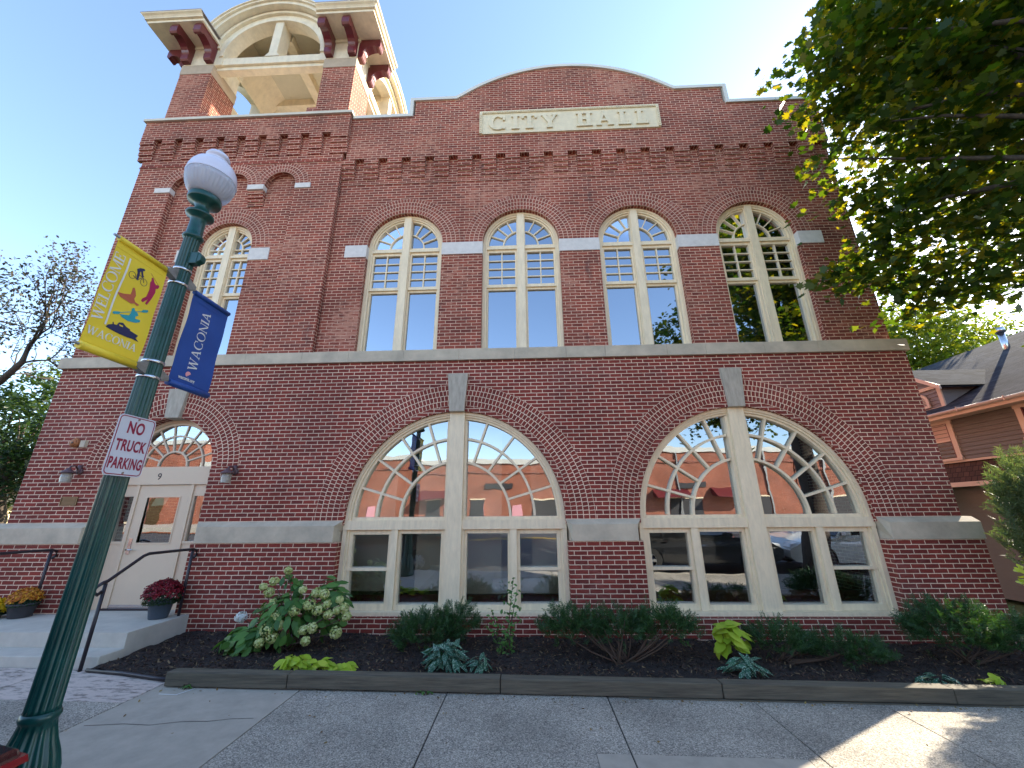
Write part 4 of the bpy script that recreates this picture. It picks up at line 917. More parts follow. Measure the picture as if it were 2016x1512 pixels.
# ------------------------------------------------------------------ door
mb = MB(); F = 7.06; LZ = 0.37
mb.arc(DC, DSP, DR - 0.05, DR - 0.001, 0, PI, F, 7.22, 40); mb.arc(DC, DSP, DR - 0.10, DR - 0.051, 0, PI, F + 0.03, 7.22, 40)
for s_ in (-1, 1): mb.box(DC + s_ * (DR - .001), DC + s_ * (DR - 0.05), F, 7.22, LZ, DSP); mb.box(DC + s_ * (DR - .051), DC + s_ * (DR - 0.09), F + 0.03, 7.22, LZ, DSP - 0.241)
mb.box(DC - DR + .051, DC + DR - .051, F + 0.02, 7.22, DSP - 0.24, DSP + 0.03); mb.box(DC - DR + .051, DC + DR - .051, F + 0.005, 7.2, DSP - 0.285, DSP - 0.2405)
for s_ in (-1, 1):
    mb.box(DC + s_ * 0.47, DC + s_ * 0.53, F + 0.02, 7.2, LZ, 2.37); lo, hi = sorted((DC + s_ * 0.531, DC + s_ * 0.81)); mb.box(lo, hi, F + 0.045, 7.19, LZ, 1.38); mb.box(lo, hi, F + 0.03, 7.19, 1.381, 1.42); mb.box(lo, hi, F + 0.045, 7.19, 2.17, 2.37)
    mb.box(lo, lo + 0.03, F + 0.045, 7.19, 1.421, 2.17); mb.box(hi - 0.03, hi, F + 0.045, 7.19, 1.421, 2.17)
for s_ in (-1, 1):
    for k in range(1, 9):
        if s_ < 0: continue
        t = R_(180 / 9 * k); seg(mb, DC + 0.28 * math.cos(t), DSP + 0.04 + 0.28 * math.sin(t), DC + 0.81 * math.cos(t), DSP + 0.03 + 0.79 * math.sin(t), 0.026, F + 0.05, 7.15)
mb.arc(DC, DSP + 0.04, 0.255, 0.285, 0, PI, F + 0.045, 7.15, 24); mb.arc(DC, DSP + 0.04, 0.545, 0.572, 0, PI, F + 0.047, 7.148, 30)
entry = build('door_frame', mb, M['door'], hall)
gl = MB(); pane(gl, [(DC + 0.81 * math.cos(t), DSP + 0.02 + 0.81 * math.sin(t)) for t in [PI * i / 30 for i in range(31)]], 7.13, 0.0)
for s_ in (-1, 1): lo, hi = sorted((DC + s_ * 0.56, DC + s_ * 0.79)); pane(gl, [(lo, 1.42), (hi, 1.42), (hi, 2.18), (lo, 2.18)], 7.14, 0.02)
build('glass', gl, M['glass_lo'], entry)
dd = MB(); x0, x1 = DC - 0.468, DC + 0.468; y0, y1 = F + 0.04, F + 0.085
gx0, gx1, gz0, gz1 = DC - 0.29, DC + 0.30, 1.40, 2.15
dd.prism([(x0, LZ + 0.03), (x1, LZ + 0.03), (x1, 2.362), (x0, 2.362)], y0, y1, holes=[[(gx0, gz0), (gx0, gz1), (gx1, gz1), (gx1, gz0)]])
for q in ((gx0 - .02, gx1 + .02, gz0 - .02, gz0), (gx0 - .02, gx1 + .02, gz1, gz1 + .02), (gx0 - .02, gx0, gz0, gz1), (gx1, gx1 + .02, gz0, gz1)): dd.box(q[0], q[1], y0 - 0.01, y1 - .002, q[2], q[3])
door = build('door', dd, M['door'], hall)
gl = MB(); pane(gl, [(gx0, gz0), (gx1, gz0), (gx1, gz1), (gx0, gz1)], y0 + 0.02, 0.02); build('glass', gl, M['glass_lo'], door)
h = MB(); h.box(x0 + 0.05, x0 + 0.11, y0 - 0.012, y0 - .001, 1.22, 1.47); h.tube([(x0 + 0.08, y0 - 0.01, 1.29), (x0 + 0.08, y0 - 0.06, 1.29), (x0 + 0.20, y0 - 0.06, 1.29)], 0.012, 8); build('handle', h, M['steel'], door)
for z in (2.1, 1.3, 0.6): h = MB(); h.tube([(x1 + 0.002, y0 - 0.008, z - 0.06), (x1 + 0.002, y0 - 0.008, z + 0.06)], 0.009, 8); build('hinge', h, M['grey_metal'], door)
h = MB(); h.box(x0, x1, y0 - 0.012, y0 - .001, LZ + 0.035, LZ + 0.075); build('door_sweep', h, M['steel'], door)
h = MB(); h.prism([(-6.72, 2.0), (-6.46, 2.02), (-6.42, 2.15), (-6.66, 2.145)], y0 + 0.022, y0 + 0.024); build('paper_notice', h, M['paper_green'], door)
h = MB(); h.box(DC - 0.55, DC + 0.55, F - 0.02, 7.2, LZ + 0.001, LZ + 0.029); build('threshold', h, M['black'], entry)
h = MB(); add_font(h, '9', 0.16, lambda u, v, w: (-6.655 + u, F + 0.018 - w, 2.46 + v), offset=0.001, extrude=0.002); build('house_number', h, M['black'], entry)
mb = MB(); mb.box(DC - 0.9, DC + 0.9, 9.0, 9.1, 0.3, 4.4); build('interior_backing', mb, M['plaster'], hall)

# ------------------------------------------------------------------ wall-mounted things
def lantern(x, z, y, label):
    t = thing('wall_lantern', (x, y, z), label, 'wall lantern', 'wall lanterns either side of the door')
    b = MB(); b.tube([(x + 0.0, y - 0.0, z + 0.05), (x, y - 0.03, z + 0.05)], [0.06, 0.05], 12); b.tube([(x, y - 0.02, z + 0.0), (x, y - 0.025, z + 0.16)], 0.03, 8)
    b.tube([(x, y - 0.03, z + 0.06), (x, y - 0.10, z + 0.14), (x, y - 0.17, z + 0.12), (x, y - 0.19, z + 0.08)], 0.014, 8); build('wall_bracket', b, M['lantern'], t)
    b = MB(); b.lathe(x, y - 0.19, [(0.005, z + 0.10), (0.03, z + 0.085), (0.045, z + 0.06), (0.10, z + 0.02), (0.10, z + 0.005), (0.03, z + 0.0)], 16); build('lantern_cap', b, M['lantern'], t)
    b = MB(); b.lathe(x, y - 0.19, [(0.070, z + 0.0), (0.078, z - 0.07), (0.072, z - 0.14), (0.075, z - 0.15)], 12); build('lantern_glass', b, M['seeded'], t)
lantern(-7.98, 2.55, 6.9, 'purple-brown wall lantern left of the door, under the round alarm bell')
lantern(-5.13, 2.51, 6.9, 'purple-brown wall lantern right of the door, beside the big brick arch')
t = thing('alarm_bell', (-8.17, 6.9, 3.1), 'round orange-rust alarm bell with a small grey box on the brick wall', 'alarm bell')
b = MB(); b.tube([(-8.2, 6.9, 3.11), (-8.2, 6.86, 3.11)], 0.03, 10); 
for (ra, ya), (rb_, yb) in zip([(0.085, 6.87), (0.088, 6.845), (0.07, 6.82), (0.035, 6.81)], [(0.088, 6.845), (0.07, 6.82), (0.035, 6.81), (0.001, 6.809)]):
    b.tube([(-8.2, ya, 3.11), (-8.2, yb, 3.11)], [ra, rb_], 20)
build('bell_gong', b, M['rust'], t); b = MB(); b.tube([(-8.2, 6.81, 3.11), (-8.2, 6.80, 3.11)], 0.012, 8); build('screw', b, M['black'], t)
b = MB(); b.box(-8.09, -8.0, 6.84, 6.9, 3.03, 3.15); build('junction_box', b, M['stone'], t)
t = thing('wall_plaque', (-8.0, 6.9, 2.1), 'small bronze plaque with lines of raised text below the left lantern', 'plaque')
b = MB(); b.box(-8.15, -7.85, 6.885, 6.899, 2.02, 2.165); build('plate', b, M['bronze'], t)
b = MB()
b.box(-8.15, -7.85, 6.877, 6.884, 2.155, 2.165); b.box(-8.15, -7.85, 6.877, 6.884, 2.02, 2.03); b.box(-8.15, -8.14, 6.877, 6.884, 2.031, 2.154); b.box(-7.86, -7.85, 6.877, 6.884, 2.031, 2.154)
for k in range(5): b.box(-8.12, -7.88, 6.88, 6.8845, 2.045 + 0.022 * k, 2.052 + 0.022 * k)
build('raised_border', b, mat('bronze_light', (0.30, 0.19, 0.09), 0.5, metal=0.3), t)

# ------------------------------------------------------------------ steps, rails, timbers
t = thing('concrete_steps', (-7, 6, 0), 'pale grey concrete entrance landing with two steps below the door', 'steps')
b = MB(); b.box(-8.7, -5.33, 5.80, 6.798, -0.3, 0.37); b.box(-5.56, -5.331 + 0.0, 6.799, 6.8, 0, 0.1)
build('landing', b, M['conc_step'], t, weld=True, bevel=0.012)
b = MB(); b.box(-8.7, -5.30, 5.46, 5.799, -0.3, 0.20); build('step', b, M['conc_step'], t, weld=True, bevel=0.012)
b = MB(); b.box(DC - 0.93, DC + 0.93, 6.799, 7.2, 0.0, 0.369); build('door_ledge', b, M['conc_step'], t)
def rail(name, x, label, low=True):
    t = thing(name, (x, 6, 0.37), label, 'handrail'); r = 0.021
    b = MB(); pts = [(x, 6.74, 1.19), (x, 6.79, 1.23), (x, 6.78, 1.30), (x, 6.70, 1.32), (x, 6.5, 1.325), (x, 5.92, 1.325), (x, 5.84, 1.30), (x, 5.42, 1.045), (x, 5.36, 1.03), (x, 5.30, 1.00), (x, 5.28, 0.93), (x, 5.33, 0.90), (x, 5.38, 0.93)]
    b.tube(pts, r, 10); build('top_rail', b, M['black'], t)
    b = MB(); b.tube([(x, 6.70, 0.365), (x, 6.70, 1.31)], r, 10); build('post', b, M['black'], t)
    b = MB(); b.tube([(x, 5.38, 0.05), (x, 5.40, 1.02)], r, 10); build('post', b, M['black'], t)
rail('handrail', -5.42, 'bent black metal handrail beside the red chrysanthemum pot')
rail('handrail', -7.80, 'black metal handrail at the left wall behind the orange chrysanthemums')
tx = [-4.03, -2.66, -0.34, 1.98, 4.29, 6.6]
lab = ['short weathered timber at the left end of the bed edging', 'weathered edging timber in front of the lime ground cover', 'weathered edging timber in front of the wide straggly yew', 'dark edging timber in front of the lone lime plant and low yew', 'edging timber at the far right end with sun spots']
for i in range(5):
    a, b_ = tx[i] + 0.004, tx[i + 1] - 0.004; b = MB(); b.box(a, b_, 4.99, 5.13, 0.012, 0.145)
    b.v = [(x, y + 0.004 * ((i * 7) % 3 - 1), z + gz(x) + 0.004 * (i % 2)) for x, y, z in b.v]
    o = build('edging_timber', b, M['timber'], weld=True, bevel=0.008, label=lab[i], cat='timber', group='timbers edging the planting bed')
b = MB(); b.box(1.0, 6.6, 4.975, 5.12, -0.02, 0.010); b.v = [(x, y, z + gz(x)) for x, y, z in b.v]
build('timber_footing', b, M['timber'], weld=True, label='thin low timber under the right-hand edging boards', cat='timber')
b = MB(); b.tube([(-5.32, 5.36, 0.06 + .03), (-4.8, 5.28, 0.06 + .03), (-4.3, 5.16, 0.055 + .03), (-4.06, 5.12, 0.05 + .03)], 0.018, 8); b.box(-4.10, -4.05, 5.1, 5.14, 0, 0.1)
for (p, q) in (((-5.32, 5.36), (-4.8, 5.28)), ((-4.8, 5.28), (-4.06, 5.12))):
    b.face([(p[0], p[1], 0.0), (q[0], q[1], 0.0), (q[0], q[1], 0.09), (p[0], p[1], 0.09)])
build('bed_edging_strip', b, M['black'], label='black plastic edging strip between the steps and first timber', cat='edging')

# ================================================================== STREET LAMP with banners and sign
LX, LY = -3.14, 3.0
lamp = thing('street_lamp', (LX, LY, 0.04), 'tall dark green fluted lamp post with frosted acorn globe at the kerb', 'street lamp')
b = MB(); b.lathe(LX, LY, [(0.20, 0.02), (0.20, 0.10), (0.185, 0.12), (0.18, 0.20, .08), (0.172, 0.30, .10), (0.150, 0.38, .10), (0.118, 0.46, .11), (0.098, 0.53, .10), (0.090, 0.57, .05), (0.097, 0.585), (0.102, 0.60), (0.097, 0.615), (0.090, 0.63)], 96, 16)
build('lamp_base', b, M['green'], lamp)
b = MB(); b.lathe(LX, LY, [(0.088, 0.63, .0), (0.087, 0.65, .12), (0.080, 1.6, .14), (0.074, 2.6, .14), (0.068, 3.6, .14), (0.063, 4.28, .12), (0.063, 4.29, 0), (0.078, 4.30), (0.082, 4.315), (0.078, 4.33), (0.064, 4.34), (0.060, 4.50), (0.068, 4.53), (0.108, 4.55), (0.113, 4.565), (0.108, 4.58), (0.064, 4.595), (0.058, 4.66), (0.080, 4.70), (0.132, 4.715), (0.136, 4.73), (0.136, 4.765), (0.128, 4.78)], 128, 16)
build('lamp_post', b, M['green'], lamp)
gm = bpy.data.materials.new('globe_glass'); gm.use_nodes = True; gb = gm.node_tree.nodes['Principled BSDF']
gb.inputs['Base Color'].default_value = (0.80, 0.82, 0.88, 1); gb.inputs['Roughness'].default_value = 0.22; gb.inputs['Transmission Weight'].default_value = 0.55; gb.inputs['IOR'].default_value = 1.2
b = MB(); b.lathe(LX, LY, [(0.118, 4.782), (0.142, 4.80, .012), (0.172, 4.84, .02), (0.193, 4.89, .02), (0.206, 4.95, .02), (0.209, 4.995, .0)], 216, 36); build('globe_lower', b, gm, lamp)
b = MB(); b.lathe(LX, LY, [(0.2095, 4.996), (0.213, 5.002), (0.209, 5.01), (0.205, 5.06), (0.190, 5.115), (0.163, 5.165), (0.125, 5.205), (0.098, 5.222), (0.088, 5.238), (0.090, 5.255), (0.103, 5.265), (0.103, 5.28), (0.088, 5.31), (0.05, 5.335), (0.02, 5.345)], 48); build('globe_upper', b, M['globe_top'], lamp)
b = MB(); b.lathe(LX, LY, [(0.012, 5.34), (0.022, 5.355), (0.014, 5.37), (0.02, 5.385), (0.004, 5.40)], 12); build('finial', b, mat('finial_metal', (0.3, 0.26, 0.22), 0.5), lamp)
b = MB(); b.box(LX + 0.02, LX + 0.13, LY - 0.03, LY + 0.03, 4.02, 4.14); b.prism([(LX + 0.131, 4.03), (LX + 0.165, 4.05), (LX + 0.165, 4.10), (LX + 0.131, 4.14)], LY - 0.03, LY + 0.03); build('outlet_box', b, M['green'], lamp, weld=True, bevel=0.006)
def rp(z): return 0.0875 - (z - 0.64) * 0.0066 + 0.002
for z in (3.955, 3.81, 3.06, 2.925):
    b = MB(); r = rp(z); b.lathe(LX, LY, [(r, z - 0.012), (r + 0.004, z - 0.011), (r + 0.004, z + 0.011), (r, z + 0.012)], 40); build('steel_band', b, M['steel'], lamp)
for s_, z in ((-1, 3.88), (-1, 2.99), (1, 3.86), (1, 2.965)):
    b = MB(); b.prism([(LY + s_ * 0.06, z - 0.05), (LY + s_ * 0.06, z + 0.06), (LY + s_ * 0.15, z + 0.02), (LY + s_ * 0.15, z - 0.02)][::(1 if s_ > 0 else -1)], LX - 0.03, LX + 0.03, axis='x'); b.tube([(LX, LY + s_ * 0.10, z), (LX, LY + s_ * 0.60, z)], 0.010, 8)
    build('banner_arm', b, M['grey_metal'], lamp)
# banners
def banner(name, ya, yb, zb, zt, m, label, seed):
    t = thing(name, (LX, (ya + yb) / 2, zb), label, 'banner', 'banners on the street lamp')
    b = MB(); n = 16; hs_ = []
    # hanging cloth: front and back sheet with soft ripples, hems round the arms
    def X(y, z): return LX + 0.006 * math.sin(9 * y + 4 * z + seed) * math.sin(PI * (z - zb) / (zt - zb)) + 0.004 * math.sin(14 * z + seed)
    for i in range(n):
        for j in range(2 * n):
            y0, y1 = ya + (yb - ya) * i / n, ya + (yb - ya) * (i + 1) / n; z0, z1 = zb + (zt - zb) * j / 2 / n, zb + (zt - zb) * (j + 1) / 2 / n
            b.face([(X(y0, z0) + 0.0015, y0, z0), (X(y1, z0) + 0.0015, y1, z0), (X(y1, z1) + 0.0015, y1, z1), (X(y0, z1) + 0.0015, y0, z1)], smooth=True)
            b.face([(X(y0, z1) - 0.0015, y0, z1), (X(y1, z1) - 0.0015, y1, z1), (X(y1, z0) - 0.0015, y1, z0), (X(y0, z0) - 0.0015, y0, z0)], smooth=True)
    c = build('cloth', b, m, t, weld=True)
    for p in c.data.polygons: p.use_smooth = True
    for z, r in ((zt, 0.022), (zb, 0.030)):
        b = MB(); b.tube([(LX, ya, z), (LX, yb, z)], r, 16); b.box(LX + 0.004, LX + 0.0052, ya + 0.002, yb - 0.002, z - (0.075 if z == zt else -0.04), z - (0.073 if z == zt else -0.042)); h = build('hem', b, m, t)
    return t, X
yt, X1 = banner('banner', 2.44, 2.875, 2.985, 3.875, M['yellow'], 'yellow banner reading WELCOME WACONIA with coloured sport silhouettes', 0.5)
def dec(name, polys, m, t, X, t0=0.004, thick=0.0008):
    b = MB(); place_text(b, polys, lambda y, z: (X(y, z), y, z), (1, 0, 0), t0=t0, thick=thick, jitter=5e-5); return build(name, b, m, t)
def circ(cy_, cz, ry, rz, w, n=24):
    return ell(cy_, cz, ry, rz, w, w, 0, 2 * PI, n)
def line2(a, b_, w):
    d = Vector((b_[0] - a[0], b_[1] - a[1])).normalized(); nx, nz = -d.y * w / 2, d.x * w / 2
    return [(a[0] - nx, a[1] - nz), (b_[0] - nx, b_[1] - nz), (b_[0] + nx, b_[1] + nz), (a[0] + nx, a[1] + nz)]
def tri_poly(p):
    tr = tessellate_polygon([[Vector((q[0], q[1], 0)) for q in p]]); return [[p[i] for i in t] for t in tr]
D = {'cyclist': [(2.626, 3.725), (2.649, 3.748), (2.678, 3.76), (2.691, 3.756), (2.684, 3.741), (2.673, 3.737), (2.686, 3.702), (2.698, 3.695), (2.679, 3.687), (2.66, 3.725), (2.655, 3.712), (2.659, 3.684), (2.657, 3.638), (2.645, 3.64), (2.638, 3.67), (2.638, 3.7)],
'golfer': [(2.757, 3.725), (2.768, 3.735), (2.781, 3.718), (2.789, 3.701), (2.81, 3.689), (2.827, 3.7), (2.841, 3.695), (2.834, 3.668), (2.815, 3.656), (2.822, 3.624), (2.811, 3.561), (2.791, 3.491), (2.775, 3.495), (2.783, 3.54), (2.754, 3.495), (2.738, 3.499), (2.739, 3.521), (2.765, 3.554), (2.768, 3.622), (2.756, 3.686), (2.764, 3.701)],
'rider': [(2.557, 3.474), (2.603, 3.485), (2.649, 3.506), (2.648, 3.539), (2.645, 3.564), (2.657, 3.569), (2.672, 3.549), (2.688, 3.514), (2.684, 3.487), (2.698, 3.466), (2.737, 3.459), (2.723, 3.443), (2.697, 3.451), (2.674, 3.438), (2.628, 3.445), (2.588, 3.45)],
'kayak': [(2.693, 3.406), (2.71, 3.418), (2.72, 3.399), (2.745, 3.39), (2.755, 3.372), (2.737, 3.358), (2.739, 3.337), (2.78, 3.345), (2.781, 3.327), (2.749, 3.306), (2.69, 3.294), (2.646, 3.302), (2.621, 3.319), (2.64, 3.324), (2.688, 3.341), (2.698, 3.374)],
'b1': [(2.572, 3.308), (2.581, 3.321), (2.616, 3.336), (2.626, 3.33), (2.618, 3.315), (2.584, 3.299)], 'b2': [(2.766, 3.419), (2.779, 3.438), (2.814, 3.455), (2.822, 3.445), (2.812, 3.43), (2.777, 3.414)],
'boat': [(2.56, 3.181), (2.571, 3.204), (2.599, 3.22), (2.595, 3.237), (2.601, 3.24), (2.607, 3.224), (2.629, 3.228), (2.637, 3.254), (2.666, 3.264), (2.696, 3.244), (2.727, 3.238), (2.73, 3.228), (2.761, 3.223), (2.802, 3.216), (2.788, 3.191), (2.821, 3.169), (2.763, 3.174), (2.731, 3.17), (2.667, 3.17), (2.607, 3.175)]}
dec('cyclist_print', tri_poly(D['cyclist']) + circ(2.607, 3.656, 0.027, 0.030, 0.003) + circ(2.706, 3.650, 0.029, 0.031, 0.003) + [line2((2.613, 3.656), (2.654, 3.641), 0.004), line2((2.654, 3.641), (2.687, 3.685), 0.004), line2((2.687, 3.69), (2.707, 3.647), 0.004), line2((2.640, 3.69), (2.687, 3.685), 0.004)], M['navy'], yt, X1)
dec('golfer_print', tri_poly(D['golfer']) + [line2((2.743, 3.76), (2.826, 3.70), 0.002)], M['pink'], yt, X1)
dec('paddler_print', tri_poly(D['rider']), M['orange'], yt, X1)
dec('kayaker_print', tri_poly(D['kayak']) + tri_poly(D['b1']) + tri_poly(D['b2']) + [line2((2.62, 3.331), (2.776, 3.422), 0.005)], M['teal'], yt, X1)
dec('boat_print', tri_poly(D['boat']), M['navy'], yt, X1)
dec('window_print', tri_poly([(2.643, 3.24), (2.671, 3.241), (2.672, 3.231), (2.649, 3.230)]), M['yellow'], yt, X1, t0=0.0052)
pw, wl_ = text_polys('WELCOME', gap=0.04, t=0.16, s=0.055, f=0.06)
sc_u = (3.765 - 3.20) / wl_
dec('lettering', [[(2.522 - v * 0.075, 3.20 + u * sc_u) for u, v in p] for p in pw], M['white'], yt, X1)
dec('lettering_rule', [[(2.545 + k * .0006, 3.195 + k * .0577), (2.558 + k * .0006, 3.195 + k * .0577), (2.5586 + k * .0006, 3.2527 + k * .0577), (2.5456 + k * .0006, 3.2527 + k * .0577)] for k in range(10)], M['white'], yt, X1, t0=0.005)
pw, wl_ = text_polys('WACONIA', gap=0.07, t=0.17, s=0.06, f=0.07)
sc_u = (2.822 - 2.452) / wl_
dec('lettering', [[(2.452 + u * sc_u, 3.085 + v * 0.058) for u, v in p] for p in pw], M['white'], yt, X1)
bt, X2 = banner('banner', 3.175, 3.625, 2.955, 3.845, M['blue'], 'blue banner with WACONIA in upright white letters and small pink emblem', 2.0)
pw, wl_ = text_polys('WACONIA', gap=0.08, t=0.15, s=0.055, f=0.07)
sc_u = (3.725 - 3.125) / wl_
dec('lettering', [[(3.417 - v * 0.098, 3.125 + u * sc_u) for u, v in p] for p in pw], M['white'], bt, X2)
dec('emblem', [[(3.345 + 0.028 * math.cos(a), 3.078 + 0.026 * math.sin(a)) for a in [R_(20 + 10 * k) for k in range(24)]]], M['salmon'], bt, X2)
b = MB(); add_font(b, 'waconia.org', 0.047, lambda u, v, w: (X2(3.35, 3.03) + 0.005 + w, 3.345 + u, 3.018 + v), offset=0.0008, extrude=0.0004, sx=0.78); build('lettering', b, M['white'], bt)
# no truck parking sign on the east side of the post
sg = thing('parking_sign', (LX + 0.12, 2.95, 2.12), 'white NO TRUCK PARKING sign with red letters and border on the green post', 'sign')
def rrect(y0, y1, z0, z1, r, n=6):
    o = []
    for cy_, cz, a0 in ((y1 - r, z0 + r, -PI / 2), (y1 - r, z1 - r, 0), (y0 + r, z1 - r, PI / 2), (y0 + r, z0 + r, PI)): o += [(cy_ + r * math.cos(a0 + PI / 2 * k / n), cz + r * math.sin(a0 + PI / 2 * k / n)) for k in range(n + 1)]
    return o
sx0 = LX + 0.092; SY0, SY1, SZ0, SZ1 = 2.79, 3.095, 2.122, 2.578
b = MB(); b.prism(rrect(SY0, SY1, SZ0, SZ1, 0.035), sx0, sx0 + 0.003, axis='x'); build('plate', b, M['sign_white'], sg)
b = MB(); b.prism(rrect(SY0 + .008, SY1 - .008, SZ0 + .008, SZ1 - .008, 0.03), sx0 + 0.0035, sx0 + 0.0042, holes=[rrect(SY0 + .015, SY1 - .015, SZ0 + .015, SZ1 - .015, 0.024)[::-1]], axis='x'); build('border', b, M['sign_red'], sg)
for tx_, zz, sz, sxx in (('NO', 2.445, 0.125, 0.68), ('TRUCK', 2.310, 0.115, 0.60), ('PARKING', 2.178, 0.112, 0.535)):
    b = MB(); add_font(b, tx_, sz, lambda u, v, w, zz=zz: (sx0 + 0.0045 + w, 2.9425 + u, zz + v), offset=0.0035, extrude=0.0005, sx=sxx, space=1.08)
    build('lettering', b, M['sign_red'], sg)
for z in (2.556, 2.146): b = MB(); b.tube([(sx0 + 0.003, 2.9425, z), (sx0 + 0.008, 2.9425, z)], 0.009, 10); build('bolt', b, M['steel'], sg)
b = MB(); b.box(sx0 - 0.025, sx0 - 0.0005, 2.93, 2.99, 2.2, 2.5); build('mounting_strip', b, M['grey_metal'], sg)

# the whole post leans about a degree and a half
PV = Vector((LX, LY, 2.95)); LM = Matrix.Translation(PV) @ Matrix.Rotation(R_(1.56), 4, 'Y') @ Matrix.Translation(-PV)
for o_ in (lamp, yt, bt, sg): o_.matrix_world = LM @ o_.matrix_world

